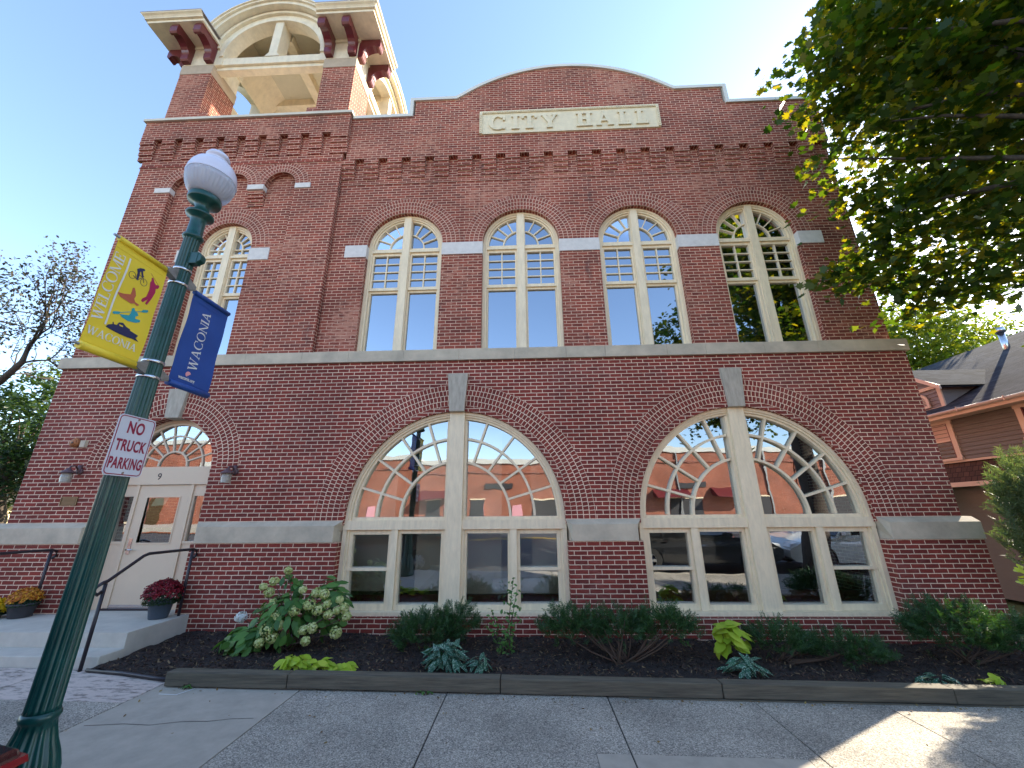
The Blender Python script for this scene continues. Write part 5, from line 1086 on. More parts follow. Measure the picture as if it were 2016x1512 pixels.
# ================================================================== CARS
M['car_glass'] = mat('car_glass', (0.015, 0.018, 0.02), 0.05, spec=0.8)
M['tyre'] = mat('tyre', (0.02, 0.02, 0.02), 0.85); M['rim'] = mat('rim', (0.55, 0.56, 0.57), 0.3, metal=0.8)
M['red_strip'] = mat('red_strip', (0.20, 0.004, 0.010), 0.15, coat=1.0)
M['red_light'] = mat('red_light', (0.030, 0.004, 0.007), 0.12, coat=1.0); M['head'] = mat('headlamp', (0.7, 0.72, 0.75), 0.15)
def car(xr, d, yc, paint, label, lz=0.0, H=1.66, L=4.6, W=1.84, zr=-0.17, group='cars parked along the kerb'):
    z0 = zr
    root = thing('parked_car', (xr + d * L / 2, yc, z0), label, 'car', group)
    pm = mat('paint', paint, 0.25, coat=1.0)
    def X(x): return xr + d * x
    def fix(mb):
        mb.v = [(X(x), yc + y, z0 + z) for x, y, z in mb.v]; return mb
    hb = H * 0.58
    prof = [(0.10, 0.34), (0.02, 0.50), (0.0, 0.62), (0.03, 0.86), (0.10, hb + 0.0), (0.32, hb + 0.05), (3.05, hb + 0.02), (3.55, hb - 0.05), (4.25, hb - 0.15), (4.50, hb - 0.30), (4.58, 0.60), (4.55, 0.40), (4.45, 0.30)]
    arch = lambda cx: [(cx + 0.37 * math.cos(t), 0.34 + 0.37 * math.sin(t)) for t in [PI * k / 14 for k in range(15)]]
    poly = prof + [(4.13, 0.26)] + arch(3.72)[0:] + [(3.34, 0.26), (1.24, 0.26)] + arch(0.86) + [(0.48, 0.26), (0.2, 0.28)]
    mb = MB(); mb.prism(poly, -W / 2, W / 2)
    v = []
    for x, y, z in mb.v:   # plan taper and tumblehome
        k = 1 - 0.10 * max(0, (x - 3.9) / 0.7) ** 2 - 0.12 * max(0, (0.35 - x) / 0.35) ** 2; kz = 1 - 0.05 * max(0, (z - 0.75) / 0.4) ** 2 - 0.03 * max(0, (0.5 - z) / 0.25)
        v.append((x, y * k * kz, z))
    mb.v = v; build('body', fix(mb), pm, root, weld=True, bevel=0.05)
    # greenhouse
    def gh(name, top, bot, m, inset=0.0, zt=H, zb=hb + 0.02):
        wb, wt_ = W / 2 - 0.07 - inset, W / 2 - 0.27 - inset
        mb = MB(); B_ = [(bot[0], -wb, zb), (bot[1], -wb, zb), (bot[1], wb, zb), (bot[0], wb, zb)]; T_ = [(top[0], -wt_, zt), (top[1], -wt_, zt), (top[1], wt_, zt), (top[0], wt_, zt)]
        mb.face(T_); mb.face(B_[::-1])
        for i in range(4): mb.face([B_[i], B_[(i + 1) % 4], T_[(i + 1) % 4], T_[i]])
        return build(name, fix(mb), m, root, weld=True, bevel=0.03)
    gh('windows', (0.55, 2.55), (0.16, 3.25), M['car_glass'], 0, H - 0.07)
    mb = MB(); wt_ = W / 2 - 0.26; mb.prism([(0.28, H - 0.08), (0.5, H - 0.02), (1.2, H), (2.2, H - 0.01), (2.62, H - 0.08)], -wt_, wt_); build('roof', fix(mb), pm, root, weld=True, bevel=0.025)
    for s_ in (-1, 1):
        mb = MB()
        for (xa, xb) in ((0.30, 0.72), (1.28, 1.34), (2.0, 2.06), (3.22, 2.60)):
            w = 0.035; mb.tube([(xa, s_ * (W / 2 - 0.072), hb + 0.0), (xb if xb != 0.72 else 0.62, s_ * (W / 2 - 0.262), H - 0.06)], w, 6)
        build('pillars', fix(mb), pm, root)
        mb = MB(); mb.prism([(3.0, hb + 0.02), (3.16, hb + 0.03), (3.14, hb + 0.14), (3.02, hb + 0.14)], s_ * (W / 2 - 0.02), s_ * (W / 2 + 0.15)); build('mirror', fix(mb), pm, root, weld=True, bevel=0.02)
        mb = MB(); mb.prism([(-0.012, 0.82 + lz), (0.01, 0.91 + lz), (0.32, 0.96 + lz), (0.42, 0.94 + lz), (0.20, 0.85 + lz)][::-1], s_ * (W / 2 - 0.24), s_ * (W / 2 - 0.03)); tl = build('tail_light', fix(mb), M['red_light'], root, weld=True, bevel=0.02)
        mb = MB(); mb.prism([(-0.02, 0.855 + lz), (-0.008, 0.88 + lz), (0.33, 0.935 + lz), (0.34, 0.915 + lz)][::-1], s_ * (W / 2 - 0.22), s_ * (W / 2 - 0.018)); build('light_strip', fix(mb), M['red_strip'], tl)
        mb = MB(); mb.prism([(4.30, 0.66), (4.56, 0.64), (4.50, 0.76), (4.22, 0.80)], s_ * (W / 2 - 0.45), s_ * (W / 2 - 0.11)); build('headlight', fix(mb), M['head'], root, weld=True, bevel=0.02)
        for z in (2.1, 1.3):
            mb = MB(); mb.box(z, z + 0.16, s_ * (W / 2 - 0.035), s_ * (W / 2 + 0.01), hb - 0.10, hb - 0.07); build('door_handle', fix(mb), pm, root)
        for cx in (0.86, 3.72):
            mb = MB()
            pr = [(0.20, 0.0), (0.33, 0.0), (0.35, 0.02), (0.35, 0.19), (0.33, 0.21), (0.20, 0.21)]
            n = 32
            for i in range(len(pr) - 1):
                for k in range(n):
                    a0, a1 = 2 * PI * k / n, 2 * PI * (k + 1) / n
                    q = [(cx + pr[i][0] * math.cos(a0), s_ * (W / 2 - 0.22 + pr[i][1]), 0.35 + pr[i][0] * math.sin(a0)), (cx + pr[i][0] * math.cos(a1), s_ * (W / 2 - 0.22 + pr[i][1]), 0.35 + pr[i][0] * math.sin(a1)), (cx + pr[i + 1][0] * math.cos(a1), s_ * (W / 2 - 0.22 + pr[i + 1][1]), 0.35 + pr[i + 1][0] * math.sin(a1)), (cx + pr[i + 1][0] * math.cos(a0), s_ * (W / 2 - 0.22 + pr[i + 1][1]), 0.35 + pr[i + 1][0] * math.sin(a0))]
                    mb.face(q)
            w = build('wheel', fix(mb), M['tyre'], root)
            mb = MB(); yy = s_ * (W / 2 - 0.02)
            for k in range(5):
                a = 2 * PI * k / 5; mb.prism([(cx + 0.03 * math.cos(a - 1), 0.35 + 0.03 * math.sin(a - 1)), (cx + 0.2 * math.cos(a - 0.18), 0.35 + 0.2 * math.sin(a - 0.18)), (cx + 0.2 * math.cos(a + 0.18), 0.35 + 0.2 * math.sin(a + 0.18)), (cx + 0.03 * math.cos(a + 1), 0.35 + 0.03 * math.sin(a + 1))], yy - 0.02, yy)
            mb.arc(cx, 0.35, 0.19, 0.215, 0, 2 * PI, yy - 0.03, yy + 0.005, 28); build('rim', fix(mb), M['rim'], w)
    return root
car(-2.30, -1, 1.24, (0.012, 0.013, 0.018), 'dark parked car whose red tail light shows beside the lamp post', lz=0.10, H=1.86)
car(2.5, 1, 1.10, (0.02, 0.021, 0.023), 'black parked car reflected in the left half of the right big window', H=1.66)
car(11.8, -1, 1.15, (0.72, 0.70, 0.62), 'white parked hatchback reflected in the right big window', H=1.66)
car(-6.0, 1, -10.9, (0.30, 0.32, 0.34), 'silver car parked across the road, seen only as a reflection', H=1.62, group='cars parked across the road')
car(1.5, 1, -10.9, (0.25, 0.02, 0.02), 'dark red car parked across the road, seen only as a reflection', H=1.62, group='cars parked across the road')
car(8.2, 1, -10.9, (0.03, 0.03, 0.035), 'black car parked across the road, seen only as a reflection', H=1.5, group='cars parked across the road')

# ================================================================== OPPOSITE SHOPS
def shop(x0, x1, h, label, seed):
    r_ = random.Random(seed); t = thing('shop_building', ((x0 + x1) / 2, -18, 0), label, 'building', 'shops across the road')
    b = MB(); b.box(x0, x1, -28, -17, -0.4, h); build('wall', b, M['brick_opp'], t, uvmap=True)
    b = MB(); b.box(x0 - 0.1, x1 + 0.1, -28.1, -16.9, h, h + 0.35); build('parapet_cap', b, M['coping'], t)
    x = x0 + 1.2
    while x < x1 - 3:
        w = r_.choice([1.0, 1.8, 2.4]); f = MB(); f.box(x, x + w, -16.995, -16.95, 0.5, 2.5)
        fo = build('shop_window', f, M['dark_int'], t); f = MB(); f.box(x - 0.08, x + w + 0.08, -16.996, -16.93, 2.501, 2.6); f.box(x - 0.08, x + w + 0.08, -16.996, -16.93, 0.38, 0.499); build('window_trim', f, M['cream'], fo)
        x += w + r_.choice([1.2, 2.4, 3.6])
    b = MB(); b.box((x0 + x1) / 2 - 1, (x0 + x1) / 2 + 1, -16.995, -16.9, 3.3, 3.7); build('sign_board', b, M['dark_int'], t)
    x = x0 + 0.6; r2 = random.Random(seed + 9)
    while x < x1 - 2:      # downpipes, posters, canopies
        k = r2.choice([0, 1, 2, 3]); f = MB()
        if k == 0: f.box(x, x + 0.12, -16.99, -16.88, 0.1, h); build('downpipe', f, M['grey_metal'], t)
        elif k == 1: f.box(x, x + 0.7, -16.99, -16.96, 1.1, 2.1); build('poster', f, M['salmon'], t)
        elif k == 2: f.prism([(-16.99, 3.2), (-16.99, 2.7), (-16.0, 2.55), (-16.0, 2.62)], x, x + 2.6, axis='x'); build('awning', f, M['maroon'], t)
        else: f.box(x, x + 1.0, -16.99, -16.95, 0.02, 2.2); build('shop_door', f, M['bronze'], t)
        x += r2.uniform(1.4, 3.0)
    b = MB(); b.box(x0, x1, -16.99, -16.93, h - 0.75, h - 0.62); build('brick_band', b, M['brick_up'], t, uvmap=True)
    return t
shop(-26, -9, 5.6, 'low brick shop far left across the road, seen only as a reflection', 3)
shop(-52, -26.1, 7.4, 'taller brick building at the far left across the road, seen only as a reflection', 11)
shop(-8.9, 4.4, 5.2, 'orange brick shop opposite with pale roof edge, reflected in the left big window', 4)
shop(4.5, 20, 5.9, 'red brick shop opposite, reflected in the right big window', 5)
shop(20.1, 40, 5.2, 'brick shop at the far right across the road, seen only as a reflection', 6)

# ================================================================== NEIGHBOUR HOUSE
HX = 12.95
hs = thing('neighbour_house', (16, 14, 0), 'brown clapboard house with peach trim and grey shingled roof', 'house')
b = MB(); b.box(HX, 27, 9.6, 22, 3.18, 4.75); build('upper_wall', b, M['siding'], hs)
b = MB(); b.box(HX + 0.05, 27, 9.6, 22, -0.5, 2.55); build('lower_wall', b, M['siding'], hs)
b = MB(); b.prism([(HX - 0.22, 2.60), (HX + 0.05, 3.18), (HX + 0.3, 3.18), (HX + 0.3, 2.6)], 9.5, 22); build('shingle_belt', b, M['shingle_brown'], hs, uvmap=True)
b = MB(); b.box(HX - 0.24, HX + 0.1, 9.5, 22, 2.47, 2.599); b.box(HX - 0.02, HX + 0.04, 9.5, 22, 3.181, 3.24); build('belt_trim', b, M['peach'], hs)
def laps(name, par, m, x, y0, y1, z0, z1, ylim=None, pitch=0.118):
    b = MB(); z = z0
    while z < z1 - 0.01:
        za = min(z + pitch, z1); ya, yb = (y0, y1) if not ylim else ylim(za)
        b.prism([(x, z), (x - 0.022, z + 0.001), (x - 0.004, za), (x, za)], ya, yb, axis='y') if False else None
        b.face([(x - 0.024, ya, z), (x - 0.024, yb, z), (x - 0.004, yb, za), (x - 0.004, ya, za)]); b.face([(x - 0.024, ya, z), (x, ya, z), (x, yb, z), (x - 0.024, yb, z)])
        z = za
    return build(name, b, m, par)
laps('clapboards', hs, M['siding'], HX - 0.001, 9.62, 22, 3.24, 4.46)
EZ, SL = 4.60, 0.53
RXr = 20.4
def roof_face(mb, y0, y1):
    for (xe, s_) in ((HX - 0.45, 1), (2 * RXr - HX + 0.45, -1)):
        xr_ = RXr; zr = EZ + SL * abs(xr_ - xe); Ls = math.hypot(xr_ - xe, zr - EZ)
        mb.face([(xe, y0, EZ), (xr_, y0, zr), (xr_, y1, zr), (xe, y1, EZ)], [(y0, 0), (y0, Ls), (y1, Ls), (y1, 0)])
        mb.face([(xe, y0, EZ - 0.12), (xr_, y0, zr - 0.12), (xr_, y1, zr - 0.12), (xe, y1, EZ - 0.12)], [(y0, 0), (y0, Ls), (y1, Ls), (y1, 0)])
        mb.face([(xe, y0, EZ), (xr_, y0, zr), (xr_, y0, zr - 0.12), (xe, y0, EZ - 0.12)], [(0, 0), (1, 0), (1, .1), (0, .1)])
mb = MB(); roof_face(mb, 9.2, 22.4); rf = build('roof', mb, M['shingle'], hs, uvmap=True)
b = MB(); b.box(HX - 0.47, HX - 0.33, 9.2, 22.4, EZ - 0.16, EZ - 0.02); b.box(HX - 0.33, HX, 9.2, 22.4, EZ - 0.16, EZ - 0.13); build('eave_trim', b, M['peach'], hs)
b = MB(); b.tube([(HX - 0.52, 9.2, EZ - 0.02), (HX - 0.52, 22.4, EZ - 0.02)], 0.05, 8)
for y in (10.4, 11.6, 12.8, 14.0): b.box(HX - 0.58, HX - 0.46, y, y + 0.03, EZ - 0.08, EZ + 0.05)
build('gutter', b, mat('gutter', (0.58, 0.46, 0.36), 0.5), hs)
b = MB(); b.prism([(HX, EZ - 0.2), (2 * RXr - HX, EZ - 0.2), (RXr, EZ + SL * (RXr - HX))], 9.55, 9.7); build('gable_wall', b, M['siding'], hs)
def hwin(y0, y1, z0, z1, curtain):
    b = MB(); b.box(HX - 0.05, HX + 0.02, y0 - 0.14, y0, z0 - 0.02, z1); b.box(HX - 0.05, HX + 0.02, y1, y1 + 0.14, z0 - 0.02, z1); b.box(HX - 0.06, HX + 0.02, y0 - 0.16, y1 + 0.16, z1 + .001, z1 + 0.13); b.box(HX - 0.08, HX + 0.02, y0 - 0.16, y1 + 0.16, z0 - 0.09, z0 - 0.021); b.box(HX - 0.04, HX + 0.01, y0 + .001, y1 - .001, (z0 + z1) / 2 - 0.025, (z0 + z1) / 2 + 0.025)
    w = build('window', b, M['peach'], hs)
    b = MB(); b.box(HX - 0.012, HX - 0.004, y0, y1, z0, z1); build('glass', b, M['car_glass'], w)
    if curtain: b = MB(); b.box(HX - 0.022, HX - 0.0125, y0 + 0.02, y1 - 0.02, (z0 + z1) / 2 + 0.026, z1 - 0.01); build('curtain', b, mat('curtain', (0.55, 0.40, 0.33), 0.8), w)
    for ya in (y0, y1 - 0.03): b = MB(); b.box(HX - 0.045, HX - 0.0, ya, ya + 0.03, z0, z1); build('sash', b, M['maroon'], w)
hwin(12.55, 13.45, 3.33, 4.36, True); hwin(9.85, 10.6, 3.62, 4.36, False)
# dormer
dm = MB(); DY, DW = 13.75, 1.15
dm.prism([(DY - DW, 4.95), (DY + DW, 4.95), (DY + DW, 5.72), (DY, 6.45), (DY - DW, 5.72)], HX + 0.25, HX + 0.4, axis='x'); dm.box(HX + 0.4, HX + 2.6, DY - DW, DY + DW, 4.8, 5.72)
dorm = build('dormer', dm, M['siding_grey'], hs)
laps('clapboards', dorm, M['siding_grey'], HX + 0.248, DY - DW, DY + DW, 4.95, 6.3, ylim=lambda z: (DY - DW, DY + DW) if z < 5.72 else (DY - DW * (6.45 - z) / 0.73, DY + DW * (6.45 - z) / 0.73))
b = MB()
for s_ in (-1, 1):
    y0 = DY + s_ * (DW + 0.25); z0 = 5.72 - 0.17
    b.face([(HX - 0.02, y0, z0), (HX - 0.02, DY, 6.52), (HX + 3.7, DY, 6.52), (HX + 3.7, y0, z0)], [(0, 0), (0, 1.6), (3, 1.6), (3, 0)]); b.face([(HX - 0.02, y0, z0 - 0.06), (HX - 0.02, DY, 6.46), (HX + 3.7, DY, 6.46), (HX + 3.7, y0, z0 - 0.06)], [(0, 0), (0, 1.6), (3, 1.6), (3, 0)])
build('dormer_roof', b, M['shingle'], dorm, uvmap=True)
b = MB()
for s_ in (-1, 1):
    p0 = (DY + s_ * (DW + 0.25), 5.55); p1 = (DY, 6.50)
    b.prism([(p0[0], p0[1] - 0.13), (p1[0], p1[1] - 0.15), (p1[0], p1[1]), p0][::s_], HX - 0.05, HX + 0.0, axis='x')
    b.box(HX + 0.2, HX + 0.245, DY + s_ * DW, DY + s_ * (DW - 0.12), 4.95, 5.70)
b.box(HX + 0.19, HX + 0.246, DY - DW, DY + DW, 4.86, 4.949); b.box(HX + 0.2, HX + 0.244, DY - DW + .12, DY + DW - .12, 5.56, 5.66)
b.box(HX + 0.22, HX + 0.249, DY - 0.62, DY - 0.30, 4.95, 5.3) if False else None
build('dormer_trim', b, M['peach'], dorm)
b = MB(); V = [(DY - 0.02 + 0.26 * math.cos(t), 5.22 + 0.26 * math.sin(t)) for t in [PI * k / 12 for k in range(13)]] + [(DY - 0.28, 4.99), (DY + 0.24, 4.99)]
V2 = [(DY - 0.02 + 0.17 * math.cos(t), 5.22 + 0.17 * math.sin(t)) for t in [PI * k / 12 for k in range(13)]] + [(DY - 0.19, 5.05), (DY + 0.15, 5.05)]
b.prism(V, HX + 0.2, HX + 0.248, holes=[V2[::-1]], axis='x')
for k in range(6): b.box(HX + 0.215, HX + 0.24, DY - 0.19, DY + 0.15, 5.06 + 0.05 * k, 5.085 + 0.05 * k)
b.v = [(x - 0.03, y - 0.42, z) for x, y, z in b.v]; build('louvre_vent', b, M['peach'], dorm)
b = MB(); b.tube([(18.2, 14.6, 7.3), (18.2, 14.6, 8.25)], 0.10, 12); b.tube([(18.2, 14.6, 8.26), (18.2, 14.6, 8.45)], 0.15, 12); build('flue_pipe', b, M['steel'], rf)
b = MB(); b.box(HX - 2.0, HX - 0.25, 12.8, 16, 2.35, 2.46); b.box(HX - 1.95, HX - 1.80, 12.85, 13.0, 0, 2.35); build('porch', b, M['peach'], hs)

# ================================================================== TREES
def trunk_tree(name, label, cat, base, top, r, crowns, ncl, per, lsize, tmpl, leafm, barkm=None, flat=0.35, cs=0.5, upb=1.0, reject=None, nbranch=40, group=None, seed=1, shell=0.35, limb_r=0.05):
    rg = np.random.default_rng(seed); t = thing(name, base, label, cat, group)
    bm_ = barkm or M['bark']; tb = MB()
    base, top = Vector(base), Vector(top)
    pts = [base + (top - base) * k / 8 + Vector((math.sin(k * 1.7 + seed) * r * 0.2, math.cos(k * 1.3 + seed) * r * 0.2, 0)) * (1 if 0 < k < 8 else 0) for k in range(9)]
    tb.tube(pts, [r * (1.35 - 0.08 * k if k == 0 else 1.05 - 0.06 * k) for k in range(9)], 14)
    build('trunk', tb, bm_, t)
    cl = []
    vols = np.array([c[3] * c[4] * c[5] for c in crowns]); 
    tries = 0
    while len(cl) < ncl and tries < ncl * 40:
        tries += 1
        c = crowns[rg.choice(len(crowns), p=vols / vols.sum())]
        d = rg.normal(size=3); d /= np.linalg.norm(d); rr = (shell + (1 - shell) * rg.random()) ** 0.6
        p = np.array(c[:3]) + d * rr * np.array(c[3:])
        p += np.sin(p[::-1] * 1.9 + seed) * 0.35 * cs
        if reject and reject(p): continue
        cl.append(p)
    cl = np.array(cl)
    sizes = rg.uniform(0.6, 1.25, len(cl)) * cs
    idx = np.repeat(np.arange(len(cl)), per)
    off = rg.normal(size=(len(idx), 3)) * sizes[idx][:, None] * np.array([0.5, 0.5, flat * 0.5])
    tilt = rg.normal(size=(len(cl), 2)) * 0.35
    off[:, 2] += off[:, 0] * tilt[idx, 0] + off[:, 1] * tilt[idx, 1] - 0.25 * (off[:, 0] ** 2 + off[:, 1] ** 2) / cs
    C = cl[idx] + off
    if reject:
        keep = np.array([not reject(p) for p in C]); C = C[keep]
    N = rg.normal(size=(len(C), 3)) * 0.55 + np.array([0, 0, upb])
    leafmesh('crown', C, N, rg.uniform(0.55, 1.4, len(C)) * lsize, tmpl, leafm, t, fold=0.15)
    lb = MB()
    for i in rg.choice(len(cl), min(nbranch, len(cl)), replace=False):
        p = Vector(cl[i]); s0 = base + (top - base) * rg.uniform(0.55, 1.0); mid = s0.lerp(p, 0.5) + Vector((0, 0, 0.12 * (p - s0).length)) + Vector(rg.normal(size=3) * 0.15)
        lb.tube([s0, s0.lerp(mid, 0.5) + Vector(rg.normal(size=3) * 0.06), mid, mid.lerp(p, 0.5) + Vector(rg.normal(size=3) * 0.08), p], [limb_r * 1.6, limb_r * 1.2, limb_r * 0.8, limb_r * 0.45, limb_r * 0.15], 7)
    build('limbs', lb, bm_, t)
    return t
def rej_hall(p):
    return (p[0] < 7.3 and p[1] > 6.35) or p[2] < 3.6 or p[1] > 8.6
trunk_tree('maple_tree', 'large maple whose dark leafy branches hang over the right end of the hall', 'tree', (7.3, 3.0, -0.1), (7.6, 3.2, 6.5), 0.30,
    [(9.6, 4.4, 9.6, 4.3, 3.4, 3.2), (6.6, 5.0, 6.5, 2.0, 1.2, 1.5), (9.8, 5.0, 6.6, 3.0, 2.2, 1.7), (6.8, 4.6, 9.2, 1.8, 1.6, 2.2), (5.5, 5.0, 8.7, 1.15, 0.9, 0.9), (5.5, 5.0, 8.7, 1.15, 0.9, 0.9), (5.7, 1.2, 7.9, 1.6, 1.3, 1.4), (6.3, 5.6, 6.4, 0.9, 0.6, 1.0), (6.3, 5.6, 6.4, 0.9, 0.6, 1.0), (5.95, 5.6, 5.4, 1.15, 0.6, 0.7), (5.95, 5.6, 5.3, 1.15, 0.6, 0.7), (6.4, 5.6, 5.3, 1.2, 0.6, 0.7), (6.6, 1.2, 5.5, 2.8, 1.5, 1.2), (6.6, 1.2, 5.5, 2.8, 1.5, 1.2)], 1020, 58, 0.13, T_MAPLE, M['maple'], reject=rej_hall, nbranch=70, cs=0.55, seed=3, shell=0.15, limb_r=0.045)
trunk_tree('yard_tree', 'tall sunlit yellow-green tree behind the brown house roof', 'tree', (28, 25, -0.3), (28.3, 25, 6), 0.3, [(28.0, 25, 9.8, 4.2, 3.0, 5.4), (33, 27, 9.5, 4.0, 3, 5.2)], 520, 50, 0.26, T_OVAL, M['far_leaf'], cs=1.1, seed=5, group='trees behind the hall')
trunk_tree('yard_tree', 'broad green tree standing between the hall and the brown house', 'tree', (24.5, 24, -0.3), (24.6, 24, 6), 0.28, [(23.6, 24, 9.6, 2.8, 2.5, 5.4)], 200, 50, 0.26, T_OVAL, M['far_leaf'], cs=1.0, seed=6, group='trees behind the hall')
trunk_tree('shade_tree', 'dense dark green tree low behind the left end of the hall', 'tree', (-20.6, 15.5, -0.4), (-21, 15.5, 4), 0.32, [(-22.5, 15.8, 4.9, 5.0, 2.8, 3.0), (-19.3, 16.5, 4.2, 2.4, 2.0, 2.4)], 360, 60, 0.17, T_OVAL, M['dark_leaf'], cs=0.9, seed=8)
trunk_tree('yard_tree', 'yellow-tinged tree rising just behind the dark tree on the left', 'tree', (-24, 21, -0.4), (-24, 21, 6), 0.3, [(-25.5, 22, 7.0, 5, 3, 3.8)], 170, 50, 0.24, T_OVAL, M['far_leaf'], cs=1.1, seed=9)
# thin crooked tree on the left, limbs showing
tt = thing('thin_tree', (-16.2, 10.2, -0.3), 'thin crooked tree with sparse small leaves left of the hall', 'tree')
rg = np.random.default_rng(21)
lb = MB(); lb.tube([(-17.2, 10.3, -0.3), (-17.0, 10.3, 2.0), (-16.4, 10.2, 4.2), (-15.4, 10.0, 4.9), (-14.75, 10.0, 5.5), (-14.35, 10, 6.05), (-14.32, 10, 6.6)], [0.16, 0.14, 0.12, 0.10, 0.085, 0.07, 0.06], 10); build('trunk', lb, M['bark'], tt)
lb = MB(); tips = []
def branch(p, d, L, r, depth):
    pts = [Vector(p)]; d = Vector(d).normalized()
    for k in range(4):
        d = (d + Vector(rg.normal(size=3)) * 0.22 + Vector((0, 0, 0.06))).normalized(); pts.append(pts[-1] + d * L / 4)
    lb.tube(pts, [0.75 * r * (1 - 0.16 * k) for k in range(5)], 6)
    for q in pts[2:]: tips.append((q, d, depth))
    if depth < 3:
        for k in range(3 if depth else 4):
            i = rg.integers(1, 5); nd = (d + Vector(rg.normal(size=3)) * 0.75).normalized(); branch(pts[i], nd, L * 0.66, r * 0.55, depth + 1)
for d in ((-0.55, 0, 0.8), (0.1, 0.0, 1), (-0.15, 0.3, 0.9)): branch((-14.33, 10, 6.5), d, 1.9, 0.05, 0)
branch((-14.4, 10, 6.0), (1, 0.1, 0.25), 1.3, 0.04, 1); branch((-15.4, 10, 4.9), (-0.6, 0, 0.9), 2.6, 0.06, 0); branch((-16.4, 10.2, 4.3), (-0.5, 0.1, 0.9), 2.8, 0.06, 0)
build('limbs', lb, M['bark'], tt)
C = []; Nn = []
for q, d, dep in tips:
    n = 5 if dep >= 2 else 1
    for _ in range(n): C.append(np.array(q) + rg.normal(size=3) * 0.13); Nn.append(rg.normal(size=3) + np.array([0, 0, 0.6]))
leafmesh('crown', np.array(C), np.array(Nn), rg.uniform(0.06, 0.12, len(C)), T_OVAL, M['purple_leaf'], tt, fold=0.1)
sh = thing('outbuilding', (-24, 19, 0), 'pale sunlit wall glimpsed under the dark tree at the far left', 'building')
b = MB(); b.box(-27, -23.2, 17.2, 22, -0.6, 2.3); build('wall', b, mat('pale_render', (0.75, 0.62, 0.38), 0.8), sh); b = MB(); b.prism([(-27.3, 2.3), (-22.9, 2.3), (-25.1, 3.4)], 17, 22.2); build('roof', b, M['asphalt'], sh)

# ================================================================== PLANTS
def sprays(name, label, cat, boxes, n, m, group=None, L=0.17, needles=24, nl=0.045, upw=0.5, seed=0, stems=8, base=None, shell=0.55, zmin=None):
    """needle shrubs: boxes = ellipsoids (x,y,z,rx,ry,rz)"""
    rg = np.random.default_rng(seed); b0 = base or (boxes[0][0], boxes[0][1], mz(boxes[0][0], boxes[0][1]))
    t = thing(name, b0, label, cat, group)
    vols = np.array([e[3] * e[4] * e[5] for e in boxes]); C = []; T = []; N = []
    for i in range(n):
        e = boxes[rg.choice(len(boxes), p=vols / vols.sum())]
        d = rg.normal(size=3); d[2] = abs(d[2]) * 0.9 - 0.25; d /= np.linalg.norm(d); rr = shell + (1.12 - shell) * rg.random() ** 0.7
        p = np.array(e[:3]) + d * rr * np.array(e[3:6]); 
        if zmin is not None and p[2] < zmin: p[2] = zmin + rg.random() * 0.05
        if p[1] > 6.72 and p[0] < 6.95: p[1] = 6.72
        dr = d * np.array([1, 1, 0.6]) + np.array([0, 0, upw]) + rg.normal(size=3) * 0.35; dr /= np.linalg.norm(dr)
        side = np.cross(dr, rg.normal(size=3)); side /= np.linalg.norm(side); nn = np.cross(dr, side)
        k = np.arange(needles); s = (k / needles - 0.4) * L * rg.uniform(0.6, 1.2); sg = np.where(k % 2 == 0, 1, -1)[:, None]
        tv = dr[None, :] * 0.75 + side[None, :] * sg * 0.8 + rg.normal(size=(needles, 3)) * 0.15
        C.append(p + s[:, None] * dr[None, :] + tv * nl * 0.45); T.append(tv); N.append(np.repeat(nn[None, :], needles, 0) + rg.normal(size=(needles, 3)) * 0.3)
    C = np.concatenate(C); T = np.concatenate(T); N = np.concatenate(N)
    leafmesh('foliage', C, N, rg.uniform(0.8, 1.3, len(C)) * nl, T_NEEDLE, m, t, T=T)
    lb = MB()
    for i in range(stems):
        e = boxes[i % len(boxes)]; a = rg.uniform(0, 2 * PI)
        end = Vector((e[0] + e[3] * 0.7 * math.cos(a), min(6.7, e[1] + e[4] * 0.7 * math.sin(a)), e[2] + e[5] * rg.uniform(0, 0.7))); s0 = Vector(b0) + Vector((rg.normal() * 0.05, rg.normal() * 0.04, -0.02))
        m_ = s0.lerp(end, 0.5) + Vector((0, 0, -0.04)); lb.tube([s0, m_, end], [0.012, 0.009, 0.004], 6)
    build('stem', lb, M['stem'], t)
    return t
sprays('yew_shrub', 'compact dark yew under the left big window, behind the large spotted clump', 'shrub', [(-1.40, 6.15, 0.27, 0.46, 0.36, 0.25), (-1.05, 6.2, 0.38, 0.28, 0.25, 0.24)], 520, M['yew'], 'evergreen shrubs along the wall', seed=31)
sprays('yew_shrub', 'wide straggly yew with bare lower branches below the pier between windows', 'shrub', [(0.55, 6.05, 0.36, 0.40, 0.32, 0.26), (1.15, 5.95, 0.38, 0.38, 0.32, 0.25), (1.72, 5.9, 0.42, 0.40, 0.3, 0.24)], 760, M['yew'], 'evergreen shrubs along the wall', seed=32, stems=22, base=(1.15, 5.75, 0.06), shell=0.4, zmin=0.26)
sprays('yew_shrub', 'low loose dark yew under the right big window', 'shrub', [(3.15, 6.0, 0.25, 0.36, 0.3, 0.2), (3.85, 5.85, 0.18, 0.45, 0.3, 0.18)], 430, M['yew'], 'evergreen shrubs along the wall', seed=33)
sprays('yew_shrub', 'large rounded dark yew at the right corner of the hall', 'shrub', [(5.35, 5.95, 0.34, 0.52, 0.42, 0.36), (6.0, 5.85, 0.26, 0.42, 0.36, 0.28)], 760, M['yew'], 'evergreen shrubs along the wall', seed=34)
